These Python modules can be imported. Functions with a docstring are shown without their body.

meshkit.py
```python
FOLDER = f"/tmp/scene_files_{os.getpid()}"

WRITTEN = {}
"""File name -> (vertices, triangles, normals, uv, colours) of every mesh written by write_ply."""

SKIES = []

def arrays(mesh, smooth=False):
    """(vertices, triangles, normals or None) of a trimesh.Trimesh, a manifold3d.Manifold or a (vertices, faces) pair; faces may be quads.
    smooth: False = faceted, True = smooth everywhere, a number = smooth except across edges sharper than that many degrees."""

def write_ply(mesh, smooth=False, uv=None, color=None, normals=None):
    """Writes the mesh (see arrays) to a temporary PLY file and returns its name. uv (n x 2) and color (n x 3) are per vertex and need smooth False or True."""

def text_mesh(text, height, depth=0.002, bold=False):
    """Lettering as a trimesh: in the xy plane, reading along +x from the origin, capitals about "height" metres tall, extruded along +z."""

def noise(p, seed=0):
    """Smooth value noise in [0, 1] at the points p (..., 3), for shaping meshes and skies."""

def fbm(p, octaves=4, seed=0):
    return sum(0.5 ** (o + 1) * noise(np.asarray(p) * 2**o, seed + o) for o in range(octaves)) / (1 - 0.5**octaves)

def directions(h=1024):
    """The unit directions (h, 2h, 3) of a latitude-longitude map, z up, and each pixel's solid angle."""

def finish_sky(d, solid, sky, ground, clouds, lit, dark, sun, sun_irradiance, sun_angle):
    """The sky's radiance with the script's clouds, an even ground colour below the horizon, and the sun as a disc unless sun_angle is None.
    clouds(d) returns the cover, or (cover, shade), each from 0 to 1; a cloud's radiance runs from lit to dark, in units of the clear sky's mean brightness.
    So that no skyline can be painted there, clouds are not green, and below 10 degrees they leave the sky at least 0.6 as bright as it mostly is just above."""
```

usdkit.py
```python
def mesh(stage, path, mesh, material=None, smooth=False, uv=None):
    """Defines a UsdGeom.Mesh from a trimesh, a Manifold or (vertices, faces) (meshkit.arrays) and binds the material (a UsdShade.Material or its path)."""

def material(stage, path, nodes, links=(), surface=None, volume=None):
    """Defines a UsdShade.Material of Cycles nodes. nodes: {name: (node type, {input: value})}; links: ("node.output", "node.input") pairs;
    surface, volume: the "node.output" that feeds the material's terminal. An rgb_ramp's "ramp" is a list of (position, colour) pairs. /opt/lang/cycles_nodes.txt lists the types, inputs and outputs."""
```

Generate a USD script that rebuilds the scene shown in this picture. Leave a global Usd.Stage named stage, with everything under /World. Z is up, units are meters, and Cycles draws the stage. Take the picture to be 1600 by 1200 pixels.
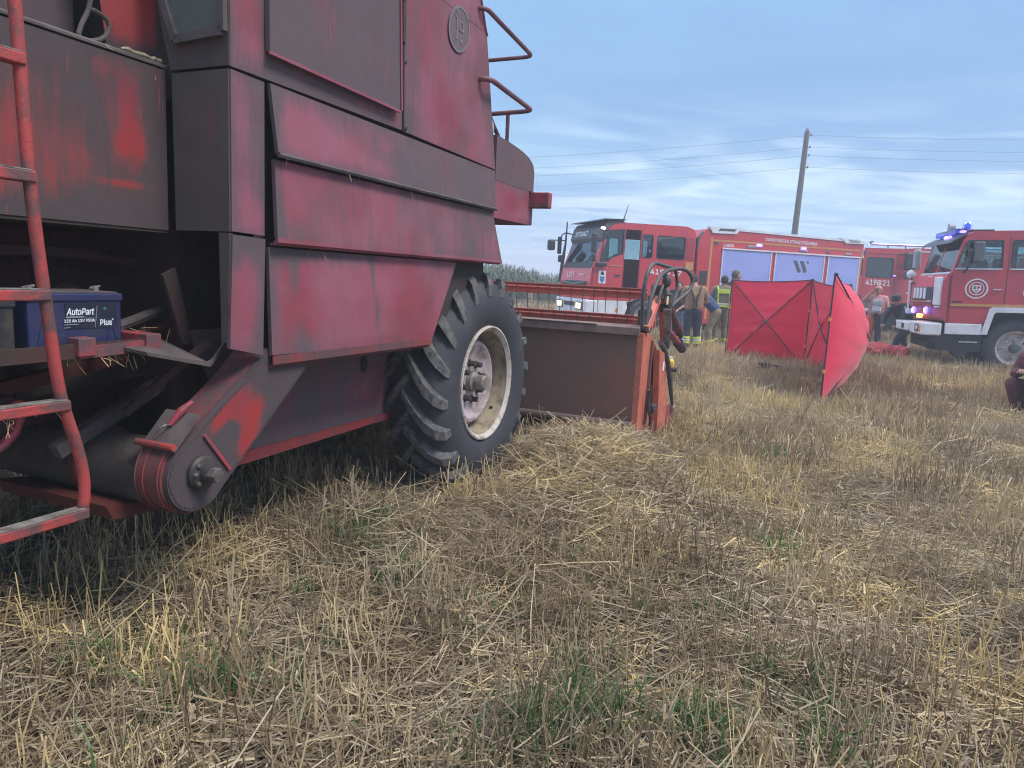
import math, random
import numpy as np, trimesh, manifold3d as m3
from shapely.geometry import Polygon, box as sbox
import usdkit, meshkit
from pxr import Usd, UsdGeom, UsdLux, UsdShade, Gf, Sdf, Vt

stage = Usd.Stage.CreateInMemory()
UsdGeom.SetStageUpAxis(stage, 'Z'); UsdGeom.SetStageMetersPerUnit(stage, 1.0)
UsdGeom.Xform.Define(stage, '/World'); UsdGeom.Scope.Define(stage, '/World/Looks')
R = np.random.default_rng(11); random.seed(11)

# ------------------------------------------------------------------ camera, sky, sun, exposure
CAM_H, FOCAL, PITCH, ROLL = 1.47, 1110 / 1600, math.radians(8.55), 0.05
cam = UsdGeom.Camera.Define(stage, '/World/camera')
cam.CreateHorizontalApertureAttr(36.0); cam.CreateVerticalApertureAttr(27.0); cam.CreateFocalLengthAttr(36.0 * FOCAL)
cam.CreateClippingRangeAttr(Gf.Vec2f(0.05, 6000)); cam.CreateExposureAttr(1.15)
fw = np.array([0, math.cos(PITCH), -math.sin(PITCH)]); up0 = np.array([0, math.sin(PITCH), math.cos(PITCH)]); rt0 = np.array([1.0, 0, 0])
upv = up0 * math.cos(ROLL) - rt0 * math.sin(ROLL); rtv = rt0 * math.cos(ROLL) + up0 * math.sin(ROLL)
# the camera is turned anticlockwise, so that the horizon falls to the right in the picture
M = Gf.Matrix4d(*rtv, 0, *upv, 0, *(-fw), 0, 0, 0, CAM_H, 1)
cam.AddTransformOp().Set(M)

SUN_AZ, SUN_EL = math.radians(115), math.radians(55)
sky = UsdLux.DomeLight.Define(stage, '/World/sky'); sky.CreateIntensityAttr(1.0)
sky_mat = usdkit.material(stage, '/World/Looks/sky_air', {
    'co': ('texture_coordinate', {}), 'sep': ('separate_xyz', {}),
    'zz': ('math', {'math_type': 'maximum', 'value2': 0.0}), 'za': ('math', {'math_type': 'add', 'value2': 0.09}),
    'px': ('math', {'math_type': 'divide'}), 'py': ('math', {'math_type': 'divide'}), 'cv': ('combine_xyz', {'z': 0.0}),
    'mp': ('mapping', {'mapping_type': 'point', 'rotation': (0, 0, 0.25), 'scale': (0.55, 1.0, 1.0), 'location': (3.1, 1.7, 0)}),
    'n1': ('noise_texture', {'scale': 0.75, 'detail': 7.0, 'roughness': 0.58, 'distortion': 0.4}),
    'n2': ('noise_texture', {'scale': 2.2, 'detail': 7.0, 'roughness': 0.52, 'distortion': 0.9}),
    'm1': ('map_range', {'range_type': 'smoothstep', 'from_min': 0.38, 'from_max': 0.68}),
    'm2': ('map_range', {'range_type': 'smoothstep', 'from_min': 0.40, 'from_max': 0.74}),
    'low': ('map_range', {'range_type': 'smoothstep', 'from_min': 0.26, 'from_max': 0.14}),
    'low2': ('math', {'math_type': 'multiply', 'value2': 0.72}),
    'str': ('math', {'math_type': 'multiply'}), 'str3': ('math', {'math_type': 'multiply'}),
    'str2': ('math', {'math_type': 'add', 'use_clamp': True}),
    'el': ('rgb_ramp', {'ramp': [(0, (1.9, 3.4, 4.7)), (0.06, (2.35, 3.9, 5.1)), (0.12, (2.55, 4.0, 5.1)), (0.2, (1.6, 3.0, 4.65)), (0.3, (1.45, 2.8, 4.55)), (0.42, (1.75, 3.15, 5.0)), (0.6, (9.5, 10.2, 11.2)), (1.0, (20, 20, 20))]}),
    'wisp': ('mix', {'color2': (4.7, 5.7, 6.3)}), 'grey': ('mix', {'color1': (1.15, 2.25, 4.0)}),
    'st': ('sky_texture', {'sky_type': 'single_scattering', 'sun_disc': False, 'sun_elevation': SUN_EL, 'sun_rotation': SUN_AZ}),
    'mixs': ('mix', {'fac': 0.86}), 'bg': ('background_shader', {'strength': 0.09})},
    [('co.generated', 'sep.vector'), ('sep.z', 'zz.value1'), ('zz.value', 'za.value1'), ('sep.x', 'px.value1'), ('za.value', 'px.value2'),
     ('sep.y', 'py.value1'), ('za.value', 'py.value2'), ('px.value', 'cv.x'), ('py.value', 'cv.y'), ('cv.vector', 'mp.vector'),
     ('mp.vector', 'n1.vector'), ('mp.vector', 'n2.vector'), ('n1.fac', 'm1.value'), ('n2.fac', 'm2.value'),
     ('zz.value', 'low.value'), ('m2.result', 'str.value1'), ('low.result', 'low2.value1'), ('low2.value', 'str.value2'), ('zz.value', 'el.fac'),
     ('el.color', 'grey.color2'), ('m1.result', 'grey.fac'), ('grey.color', 'wisp.color1'), ('str.value', 'wisp.fac'),
     ('st.color', 'mixs.color1'), ('wisp.color', 'mixs.color2'), ('mixs.color', 'bg.color')], surface='bg.background')
UsdShade.MaterialBindingAPI.Apply(sky.GetPrim()).Bind(sky_mat)
sun = UsdLux.DistantLight.Define(stage, '/World/sun')
sun.CreateNormalizeAttr(True); sun.CreateIntensityAttr(0.4); sun.CreateAngleAttr(20.0); sun.CreateColorAttr(Gf.Vec3f(1.0, 0.94, 0.88))
sd = np.array([math.sin(SUN_AZ) * math.cos(SUN_EL), math.cos(SUN_AZ) * math.cos(SUN_EL), math.sin(SUN_EL)])
sx = np.cross([0, 0, 1.0], sd); sx /= np.linalg.norm(sx); sy = np.cross(sd, sx)
sun.AddTransformOp().Set(Gf.Matrix4d(*sx, 0, *sy, 0, *sd, 0, 0, 0, 30, 1))

# ------------------------------------------------------------------ naming helpers
USED = {}
def numbered(parent, name):
    k = USED.get((parent, name), 0); USED[(parent, name)] = k + 1
    return f'{parent}/{name}' + (f'_{k:03d}' if k else '')
def tag(prim, label=None, cat=None, group=None, kind=None):
    for k, v in (('label', label), ('category', cat), ('group', group), ('kind', kind)):
        if v: prim.SetCustomDataByKey(k, v)
class Thing:
    def __init__(s, name, label, cat, loc=(0, 0, 0), rz=0.0, off=(0, 0, 0), group=None, rx=0.0):
        s.path = numbered('/World', name); s.off = np.array(off, float)
        x = UsdGeom.Xform.Define(stage, s.path); x.AddTranslateOp().Set(Gf.Vec3d(*map(float, loc))); x.AddRotateZOp().Set(float(rz))
        if rx: x.AddRotateXOp().Set(float(rx))
        s.prim = x.GetPrim(); tag(s.prim, label, cat, group)
def obj(name, mesh, mat, parent=None, smooth=False, label=None):
    """One Mesh prim under a Thing, under a part (prim path) or under /World."""
    off = np.zeros(3)
    if isinstance(parent, Thing): base, off = parent.path, parent.off
    elif isinstance(parent, tuple): base, off = parent[1], parent[0].off
    else: base = '/World'
    if isinstance(mesh, list): mesh = cat(mesh)
    if hasattr(mesh, 'to_mesh'):
        mm = mesh.to_mesh(); mesh = trimesh.Trimesh(mm.vert_properties[:, :3], mm.tri_verts, process=False)
    mesh = mesh.copy(); mesh.vertices = mesh.vertices - off
    p = numbered(base, name)
    g = usdkit.mesh(stage, p, mesh, MAT[mat] if isinstance(mat, str) else mat, smooth=smooth)
    if label: tag(g.GetPrim(), label)
    return (parent if isinstance(parent, Thing) else (parent[0] if parent else None), p, g.GetPrim())
def sub(o): return (o[0], o[1])
def group_part(th, name, parent=None):
    p = numbered(parent[1] if parent else th.path, name); UsdGeom.Xform.Define(stage, p); return (th, p)

# ------------------------------------------------------------------ mesh helpers
def cat(l): return trimesh.util.concatenate([x for x in l])
def box(a, b):
    a, b = np.minimum(a, b), np.maximum(a, b)
    m = trimesh.creation.box(np.array(b, float) - a); m.apply_translation((np.array(a, float) + b) / 2); return m
def rbox(a, b, r=.02):
    """box with rounded edges"""
    a, b = np.minimum(a, b).astype(float), np.maximum(a, b).astype(float); r = min(r, (b - a).min() * .45)
    s = m3.Manifold.sphere(r, 8)
    return tm(m3.Manifold.batch_hull([s.translate(tuple(np.where(np.array(k), b - r, a + r))) for k in np.ndindex(2, 2, 2)]))
def tm(man):
    mm = man.to_mesh(); return trimesh.Trimesh(mm.vert_properties[:, :3], mm.tri_verts, process=False)
def frame_of(t):
    t = t / (np.linalg.norm(t) + 1e-12); a = np.array([0, 0, 1.0]) if abs(t[2]) < .9 else np.array([1.0, 0, 0])
    x = np.cross(t, a); x /= np.linalg.norm(x); return x, np.cross(t, x)
def tube(P, r, n=8, caps=True):
    P = np.asarray(P, float); k = len(P); r = np.broadcast_to(r, (k,)); T = np.gradient(P, axis=0)
    V = []; x, y = frame_of(T[0])
    for i in range(k):
        t = T[i] / np.linalg.norm(T[i]); x = x - t * (x @ t); x /= np.linalg.norm(x); y = np.cross(t, x)
        a = np.arange(n) * 2 * np.pi / n
        V.append(P[i] + r[i] * (np.cos(a)[:, None] * x + np.sin(a)[:, None] * y))
    V = np.vstack(V); F = []
    for i in range(k - 1):
        for j in range(n):
            a, b, c, d = i * n + j, i * n + (j + 1) % n, (i + 1) * n + (j + 1) % n, (i + 1) * n + j
            F += [[a, b, c], [a, c, d]]
    if caps:
        V = np.vstack([V, P[0], P[-1]]); q = k * n
        for j in range(n): F += [[q, (j + 1) % n, j], [q + 1, (k - 1) * n + j, (k - 1) * n + (j + 1) % n]]
    return trimesh.Trimesh(V, F, process=False)
def cyl(p0, p1, r, n=16): return tube([p0, p1], r, n)
def bend(P, m=8):
    """smooth curve through points"""
    from scipy.interpolate import CubicSpline
    P = np.asarray(P, float); t = np.r_[0, np.cumsum(np.linalg.norm(np.diff(P, axis=0), axis=1))]
    return CubicSpline(t, P)(np.linspace(0, t[-1], m))
def fillet(P, r=.05, m=6):
    """polyline with rounded corners"""
    P = [np.array(p, float) for p in P]; out = [P[0]]
    for a, c, d in zip(P[:-2], P[1:-1], P[2:]):
        u, w = (a - c) / np.linalg.norm(a - c), (d - c) / np.linalg.norm(d - c); k = min(r, .45 * np.linalg.norm(a - c), .45 * np.linalg.norm(d - c)); s, e = c + u * k, c + w * k
        out += [(1 - t) ** 2 * s + 2 * t * (1 - t) * c + t * t * e for t in np.linspace(0, 1, m)]
    return np.array(out + [P[-1]])
def beam(p0, p1, w, h, up=(0, 0, 1)):
    p0, p1 = np.asarray(p0, float), np.asarray(p1, float); t = p1 - p0; L = np.linalg.norm(t); t /= L
    u = np.array(up, float); s = np.cross(t, u)
    if np.linalg.norm(s) < 1e-4: s = np.cross(t, [1.0, 0, 0])
    s /= np.linalg.norm(s); u = np.cross(s, t)
    m = trimesh.creation.box((L, w, h)); Mx = np.eye(4); Mx[:3, 0], Mx[:3, 1], Mx[:3, 2], Mx[:3, 3] = t, s, u, (p0 + p1) / 2
    m.apply_transform(Mx); return m
def extr(poly, x0, x1, axis='x'):
    """polygon in (y,z) pushed along x, or in (x,z) along y, or in (x,y) along z"""
    if not isinstance(poly, Polygon): poly = Polygon(poly)
    m = trimesh.creation.extrude_polygon(poly, abs(x1 - x0), engine='earcut'); v = m.vertices.copy(); lo = min(x0, x1)
    if axis == 'x': m.vertices = np.c_[v[:, 2] + lo, v[:, 0], v[:, 1]]
    elif axis == 'y': m.vertices = np.c_[v[:, 0], v[:, 2] + lo, v[:, 1]]; m.invert()
    else: m.vertices = np.c_[v[:, 0], v[:, 1], v[:, 2] + lo]
    return m
def lathe(prof, c, axis='x', n=40):
    """profile of (radius, position along the axis), outwards, closed by the caller"""
    prof = np.asarray(prof, float); a = np.arange(n) * 2 * np.pi / n; k = len(prof)
    V = np.array([[p[1], p[0] * math.cos(t), p[0] * math.sin(t)] for t in a for p in prof]); F = []
    for i in range(n):
        for j in range(k - 1):
            q, w = i * k + j, ((i + 1) % n) * k + j; F += [[q, q + 1, w + 1], [q, w + 1, w]]
    if axis == 'y': V = V[:, [1, 0, 2]]
    if axis == 'z': V = V[:, [1, 2, 0]]
    m = trimesh.Trimesh(V + np.asarray(c, float), F, process=False); return m
def text_on(text, h, o, xd, yd, width=None, bold=True, depth=.004):
    m = meshkit.text_mesh(text, h, depth, bold); v = m.vertices
    if width: v = v * [width / v[:, 0].max(), 1, 1]
    xd, yd = np.asarray(xd, float), np.asarray(yd, float); nn = np.cross(xd, yd)
    return trimesh.Trimesh(np.asarray(o, float) + v[:, :1] * xd + v[:, 1:2] * yd + v[:, 2:3] * nn, m.faces, process=False)
def ico(c, r, s=2, sc=(1, 1, 1)):
    m = trimesh.creation.icosphere(s, 1.0); m.vertices = m.vertices * (np.array(sc) * r) + np.asarray(c); return m

# ------------------------------------------------------------------ materials
MAT = {}
def plain(name, c, rough=.6, c2=None, scale=6.0, metallic=0.0, bump=0.0, bscale=60.0, coat=0.0, spec=.5, stretch=(1, 1, 1), detail=6.0, lo=.38, hi=.66):
    """a surface whose colour wanders between two tones, with fine relief"""
    c2 = c2 or tuple(x * .72 for x in c)
    n = {'g': ('geometry', {}), 'mp': ('mapping', {'mapping_type': 'point', 'scale': stretch}), 'n': ('noise_texture', {'scale': scale, 'detail': detail, 'roughness': .6}),
         'r': ('map_range', {'range_type': 'smoothstep', 'from_min': lo, 'from_max': hi}), 'mx': ('mix', {'color1': c, 'color2': c2}),
         'p': ('principled_bsdf', {'roughness': rough, 'metallic': metallic, 'specular_ior_level': spec, 'coat_weight': coat, 'coat_roughness': .15})}
    l = [('g.position', 'mp.vector'), ('mp.vector', 'n.vector'), ('n.fac', 'r.value'), ('r.result', 'mx.fac'), ('mx.color', 'p.base_color')]
    if bump:
        n['nb'] = ('noise_texture', {'scale': bscale, 'detail': 4.0}); n['b'] = ('bump', {'strength': bump, 'distance': .01})
        l += [('g.position', 'nb.vector'), ('nb.fac', 'b.height'), ('b.normal', 'p.normal')]
    MAT[name] = usdkit.material(stage, '/World/Looks/' + name, n, l, surface='p.BSDF'); return MAT[name]
def dusty(name, red, red2, dust, dust2, rough=.55):
    """old paint under field dust: the mesh's own 'dirt' says where dust lies, noise breaks its edge up"""
    n = {'g': ('geometry', {}), 'at': ('attribute', {'attribute': 'dirt'}),
         'm1': ('mapping', {'mapping_type': 'point', 'scale': (1, 1, .55)}), 'n1': ('noise_texture', {'scale': 4.2, 'detail': 9.0, 'roughness': .66, 'distortion': .35}),
         'm2': ('mapping', {'mapping_type': 'point', 'scale': (1, 1, .10)}), 'n2': ('noise_texture', {'scale': 30.0, 'detail': 5.0, 'roughness': .6}),
         'n3': ('noise_texture', {'scale': 2.2, 'detail': 3.0}), 'n4': ('noise_texture', {'scale': 240.0, 'detail': 3.0}),
         'a1': ('math', {'math_type': 'multiply_add', 'value2': 1.05, 'value3': -.525}), 'a2': ('math', {'math_type': 'multiply_add', 'value2': .7, 'value3': -.35}),
         'a4': ('math', {'math_type': 'multiply_add', 'value2': .7, 'value3': -.35}),
         's1': ('math', {'math_type': 'add'}), 's2': ('math', {'math_type': 'add'}), 's3': ('math', {'math_type': 'add'}),
         'f': ('map_range', {'range_type': 'smoothstep', 'from_min': .12, 'from_max': .92}),
         'rr': ('map_range', {'range_type': 'smoothstep', 'from_min': .35, 'from_max': .65}),
         'red': ('mix', {'color1': red, 'color2': red2}), 'dst': ('mix', {'color1': dust, 'color2': dust2}), 'mx': ('mix', {}),
         'n5': ('noise_texture', {'scale': 62.0, 'detail': 5.0, 'roughness': .72}), 'ch': ('map_range', {'range_type': 'smoothstep', 'from_min': .63, 'from_max': .70}),
         'm6': ('mapping', {'mapping_type': 'point', 'rotation': (.5, .3, .2), 'scale': (1, 1, .035)}), 'n6': ('noise_texture', {'scale': 120.0, 'detail': 2.0}), 'sc': ('map_range', {'range_type': 'smoothstep', 'from_min': .70, 'from_max': .78, 'to_max': .55}),
         'cm': ('mix', {'color2': (.045, .026, .022)}), 'sm': ('mix', {'color2': tuple(min(1, x * 1.35 + .03) for x in red)}), 'chf': ('math', {'math_type': 'multiply', 'value2': .75}),
         'ro': ('mix_float', {'a': rough, 'b': .9}), 'b': ('bump', {'strength': .25, 'distance': .004}), 'p': ('principled_bsdf', {'specular_ior_level': .42})}
    l = [('g.position', 'm1.vector'), ('m1.vector', 'n1.vector'), ('g.position', 'm2.vector'), ('m2.vector', 'n2.vector'), ('g.position', 'n3.vector'), ('g.position', 'n4.vector'),
         ('n1.fac', 'a1.value1'), ('n2.fac', 'a2.value1'), ('n4.fac', 'a4.value1'), ('a1.value', 's1.value1'), ('a2.value', 's1.value2'), ('s1.value', 's2.value1'), ('at.fac', 's2.value2'),
         ('s2.value', 's3.value1'), ('a4.value', 's3.value2'), ('s3.value', 'f.value'), ('n3.fac', 'rr.value'), ('rr.result', 'red.fac'), ('n1.fac', 'dst.fac'), ('f.result', 'mx.fac'), ('red.color', 'mx.color1'), ('dst.color', 'mx.color2'),
         ('mx.color', 'sm.color1'), ('g.position', 'm6.vector'), ('m6.vector', 'n6.vector'), ('n6.fac', 'sc.value'), ('sc.result', 'sm.fac'), ('g.position', 'n5.vector'), ('n5.fac', 'ch.value'), ('ch.result', 'chf.value1'), ('chf.value', 'cm.fac'), ('sm.color', 'cm.color1'), ('cm.color', 'p.base_color'), ('f.result', 'ro.fac'), ('ro.result', 'p.roughness'), ('n4.fac', 'b.height'), ('b.normal', 'p.normal')]
    MAT[name] = usdkit.material(stage, '/World/Looks/' + name, n, l, surface='p.BSDF'); return MAT[name]
def glow(name, c, s):
    MAT[name] = usdkit.material(stage, '/World/Looks/' + name, {'e': ('emission', {'color': c, 'strength': s})}, [], surface='e.emission')
def glass(name, tint=(.75, .85, .85)):
    MAT[name] = usdkit.material(stage, '/World/Looks/' + name, {'t': ('transparent_bsdf', {'color': tint}), 'g': ('glossy_bsdf', {'color': (.9, .95, 1), 'roughness': .03}), 'f': ('fresnel', {'IOR': 1.55}), 'm': ('mix_closure', {})},
        [('f.fac', 'm.fac'), ('t.BSDF', 'm.closure1'), ('g.BSDF', 'm.closure2')], surface='m.closure')

dusty('combine_paint', (.235, .042, .062), (.265, .080, .115), (.086, .062, .073), (.118, .088, .096))
dusty('combine_bright_paint', (.34, .030, .024), (.22, .036, .05), (.056, .042, .047), (.082, .062, .064))
dusty('combine_rear_paint', (.26, .04, .05), (.2, .04, .055), (.066, .054, .050), (.092, .074, .068))
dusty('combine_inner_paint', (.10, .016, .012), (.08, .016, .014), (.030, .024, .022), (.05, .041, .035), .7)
plain('dust_grey', (.105, .085, .083), .9, (.07, .056, .056), 7, bump=.3, bscale=150)
plain('ladder_red', (.36, .048, .045), .6, (.11, .055, .055), 9, bump=.2, bscale=90, lo=.42, hi=.62)
plain('rail_paint', (.19, .065, .085), .55, (.10, .055, .07), 12, bump=.2)
plain('worn_red', (.30, .045, .06), .6, (.11, .06, .065), 9, bump=.2, lo=.45, hi=.62)
plain('header_orange', (.52, .14, .085), .6, (.36, .10, .07), 7, bump=.2, bscale=80)
plain('header_brown', (.135, .085, .068), .75, (.21, .080, .055), 1.7, bump=.25, bscale=60, lo=.42, hi=.75)
plain('header_dusty', (.25, .17, .15), .8, (.18, .13, .115), 8, bump=.2)
plain('reel_red', (.58, .15, .11), .6, (.50, .17, .13), 5, bump=.15)
plain('dark_steel', (.045, .042, .042), .6, (.075, .062, .055), 16, metallic=.3, bump=.2)
plain('bare_steel', (.27, .25, .23), .55, (.14, .12, .10), 25, metallic=.3, bump=.2)
plain('rubber', (.034, .036, .044), .72, (.06, .06, .064), 5, bump=.35, bscale=120, lo=.45, hi=.75)
plain('rubber_worn', (.115, .11, .108), .85, (.04, .04, .045), 22, bump=.3, bscale=150, lo=.4, hi=.7)
plain('hose_black', (.05, .048, .054), .55, (.085, .075, .075), 20)
plain('rim_chalk', (.47, .41, .37), .8, (.17, .135, .105), 13, bump=.4, bscale=90, lo=.46, hi=.7)
plain('rim_rust', (.30, .25, .17), .85, (.14, .105, .075), 11, bump=.4, bscale=70, lo=.4, hi=.68)
plain('rim_pink', (.40, .33, .34), .75, (.22, .165, .15), 11, bump=.35, lo=.44, hi=.66)
plain('battery_blue', (.016, .020, .085), .45, (.03, .03, .06), 16, bump=.15)
plain('battery_black', (.02, .02, .022), .55, (.05, .046, .04), 16)
plain('print_white', (.72, .74, .78), .5, (.66, .68, .72), 30)
plain('print_grey', (.33, .34, .38), .5, (.28, .29, .32), 30)
plain('emblem_grey', (.20, .17, .18), .7, (.14, .11, .12), 40)
plain('truck_red', (.54, .036, .046), .3, (.48, .045, .062), 2.0, coat=.5)
plain('truck_red_dull', (.48, .045, .06), .4, (.42, .05, .075), 2.5, coat=.2)
plain('truck_orange', (.55, .27, .09), .5, (.48, .22, .08), 5)
plain('truck_white', (.72, .73, .75), .45, (.6, .61, .63), 4, coat=.2)
plain('truck_black', (.022, .024, .028), .5, (.035, .036, .04), 9)
plain('truck_grey', (.10, .11, .12), .55, (.075, .08, .09), 9)
plain('inside_dark', (.02, .022, .026), .8, (.035, .036, .04), 3)
plain('shutter_silver', (.38, .44, .84), .35, (.34, .40, .78), 1.2, metallic=.25)
plain('chrome', (.7, .72, .75), .2, (.55, .57, .6), 8, metallic=.9)
plain('rail_white', (.70, .73, .80), .35, (.6, .63, .7), 5)
plain('seat_cloth', (.05, .055, .07), .9, (.035, .04, .05), 9)
plain('screen_red', (.52, .014, .032), .75, (.44, .012, .03), 3.5, bump=.15, bscale=9)
plain('bag_red', (.42, .02, .022), .6, (.25, .015, .02), 7, bump=.5, bscale=14)
plain('strut_black', (.02, .018, .022), .5, (.04, .03, .034), 20)
plain('skin', (.46, .26, .19), .55, (.40, .21, .15), 18)
plain('hair_dark', (.025, .02, .018), .8, (.05, .04, .035), 60, bump=.5, bscale=120)
plain('hair_grey', (.14, .125, .115), .85, (.07, .06, .055), 50, bump=.5, bscale=120)
plain('cloth_tan', (.29, .19, .11), .9, (.22, .145, .085), 9, bump=.5, bscale=12)
plain('cloth_olive', (.24, .19, .12), .9, (.17, .13, .085), 8, bump=.5, bscale=12)
plain('cloth_navy', (.022, .024, .036), .9, (.036, .037, .05), 8, bump=.5, bscale=12)
plain('cloth_blue', (.045, .085, .20), .9, (.03, .06, .15), 9, bump=.5, bscale=12)
plain('cloth_jeans', (.075, .14, .22), .9, (.11, .19, .28), 14, bump=.5, bscale=14)
plain('cloth_orange', (.55, .13, .045), .8, (.44, .10, .04), 8, bump=.4, bscale=12)
plain('cloth_pink', (.52, .26, .27), .9, (.43, .2, .21), 8, bump=.4, bscale=12)
plain('cloth_stripe', (.60, .62, .65), .9, (.22, .26, .33), 9.0, stretch=(.2, .2, 3.0), lo=.47, hi=.53, detail=0)
plain('cloth_maroon', (.13, .045, .05), .9, (.09, .035, .04), 8, bump=.5, bscale=14)
plain('band_lime', (.56, .68, .09), .5, (.48, .6, .08), 20)
plain('band_silver', (.58, .6, .62), .35, (.5, .52, .54), 20)
plain('boot_black', (.02, .02, .023), .5, (.04, .036, .034), 20)
plain('eye_dark', (.03, .02, .02), .3, (.04, .03, .03), 30)
plain('pole_wood', (.15, .145, .14), .85, (.105, .10, .095), 3, bump=.4, bscale=25, stretch=(6, 6, .5))
plain('wire_dark', (.16, .17, .19), .6, (.18, .19, .21), 5)
plain('yellow_plastic', (.65, .48, .04), .5, (.55, .4, .03), 9)
plain('dot_orange', (.7, .32, .05), .5, (.6, .28, .05), 9)
plain('bark', (.08, .06, .045), .9, (.05, .04, .03), 4)
plain('far_leaf', (.050, .075, .042), .8, (.032, .052, .032), .35)
plain('corn_leaf', (.045, .085, .028), .7, (.07, .10, .04), 1.5)
plain('corn_tassel', (.15, .14, .08), .8, (.17, .16, .08), 3)
glow('lamp_warm', (1.0, .78, .40), 1.6); glow('lamp_amber', (1.0, .42, .08), 3.0); glow('lamp_blue', (.16, .12, 1.0), 2.6); glow('lamp_blue_core', (.75, .78, 1.0), 3.0); glow('lamp_white', (1.0, .97, .8), 3.0)
glass('pane_glass', (.62, .76, .76)); glass('lens_blue', (.35, .4, 1.0)); glass('pane_clear', (.8, .9, .9)); MAT['pane_sky'] = usdkit.material(stage, '/World/Looks/pane_sky', {'t': ('transparent_bsdf', {'color': (.6, .75, .75)}), 'g': ('glossy_bsdf', {'color': (.9, .95, 1), 'roughness': .04}), 'f': ('fresnel', {'IOR': 2.6}), 'm': ('mix_closure', {})}, [('f.fac', 'm.fac'), ('t.BSDF', 'm.closure1'), ('g.BSDF', 'm.closure2')], surface='m.closure')

# soil between the straw, and the straw itself
MAT['soil'] = usdkit.material(stage, '/World/Looks/soil', {
    'g': ('geometry', {}), 'n1': ('noise_texture', {'scale': 1.6, 'detail': 8.0, 'roughness': .65}), 'n2': ('noise_texture', {'scale': 26.0, 'detail': 8.0, 'roughness': .7}),
    'mp': ('mapping', {'mapping_type': 'point', 'rotation': (0, 0, -.4), 'scale': (1, .2, 1)}), 'n3': ('noise_texture', {'scale': 60.0, 'detail': 4.0}),
    'r1': ('rgb_ramp', {'ramp': [(.3, (.13, .10, .066)), (.5, (.23, .18, .115)), (.72, (.36, .28, .175))]}), 'r2': ('map_range', {'range_type': 'smoothstep', 'from_min': .35, 'from_max': .7}),
    'mx': ('mix', {'mix_type': 'mix', 'color1': (.10, .08, .056)}), 'b': ('bump', {'strength': .8, 'distance': .03}), 'p': ('principled_bsdf', {'roughness': .95, 'specular_ior_level': .2})},
    [('g.position', 'n1.vector'), ('g.position', 'n2.vector'), ('g.position', 'mp.vector'), ('mp.vector', 'n3.vector'), ('n1.fac', 'r1.fac'), ('n2.fac', 'r2.value'), ('r2.result', 'mx.fac'), ('r1.color', 'mx.color2'),
     ('mx.color', 'p.base_color'), ('n2.fac', 'b.height'), ('b.normal', 'p.normal')], surface='p.BSDF')
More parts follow.
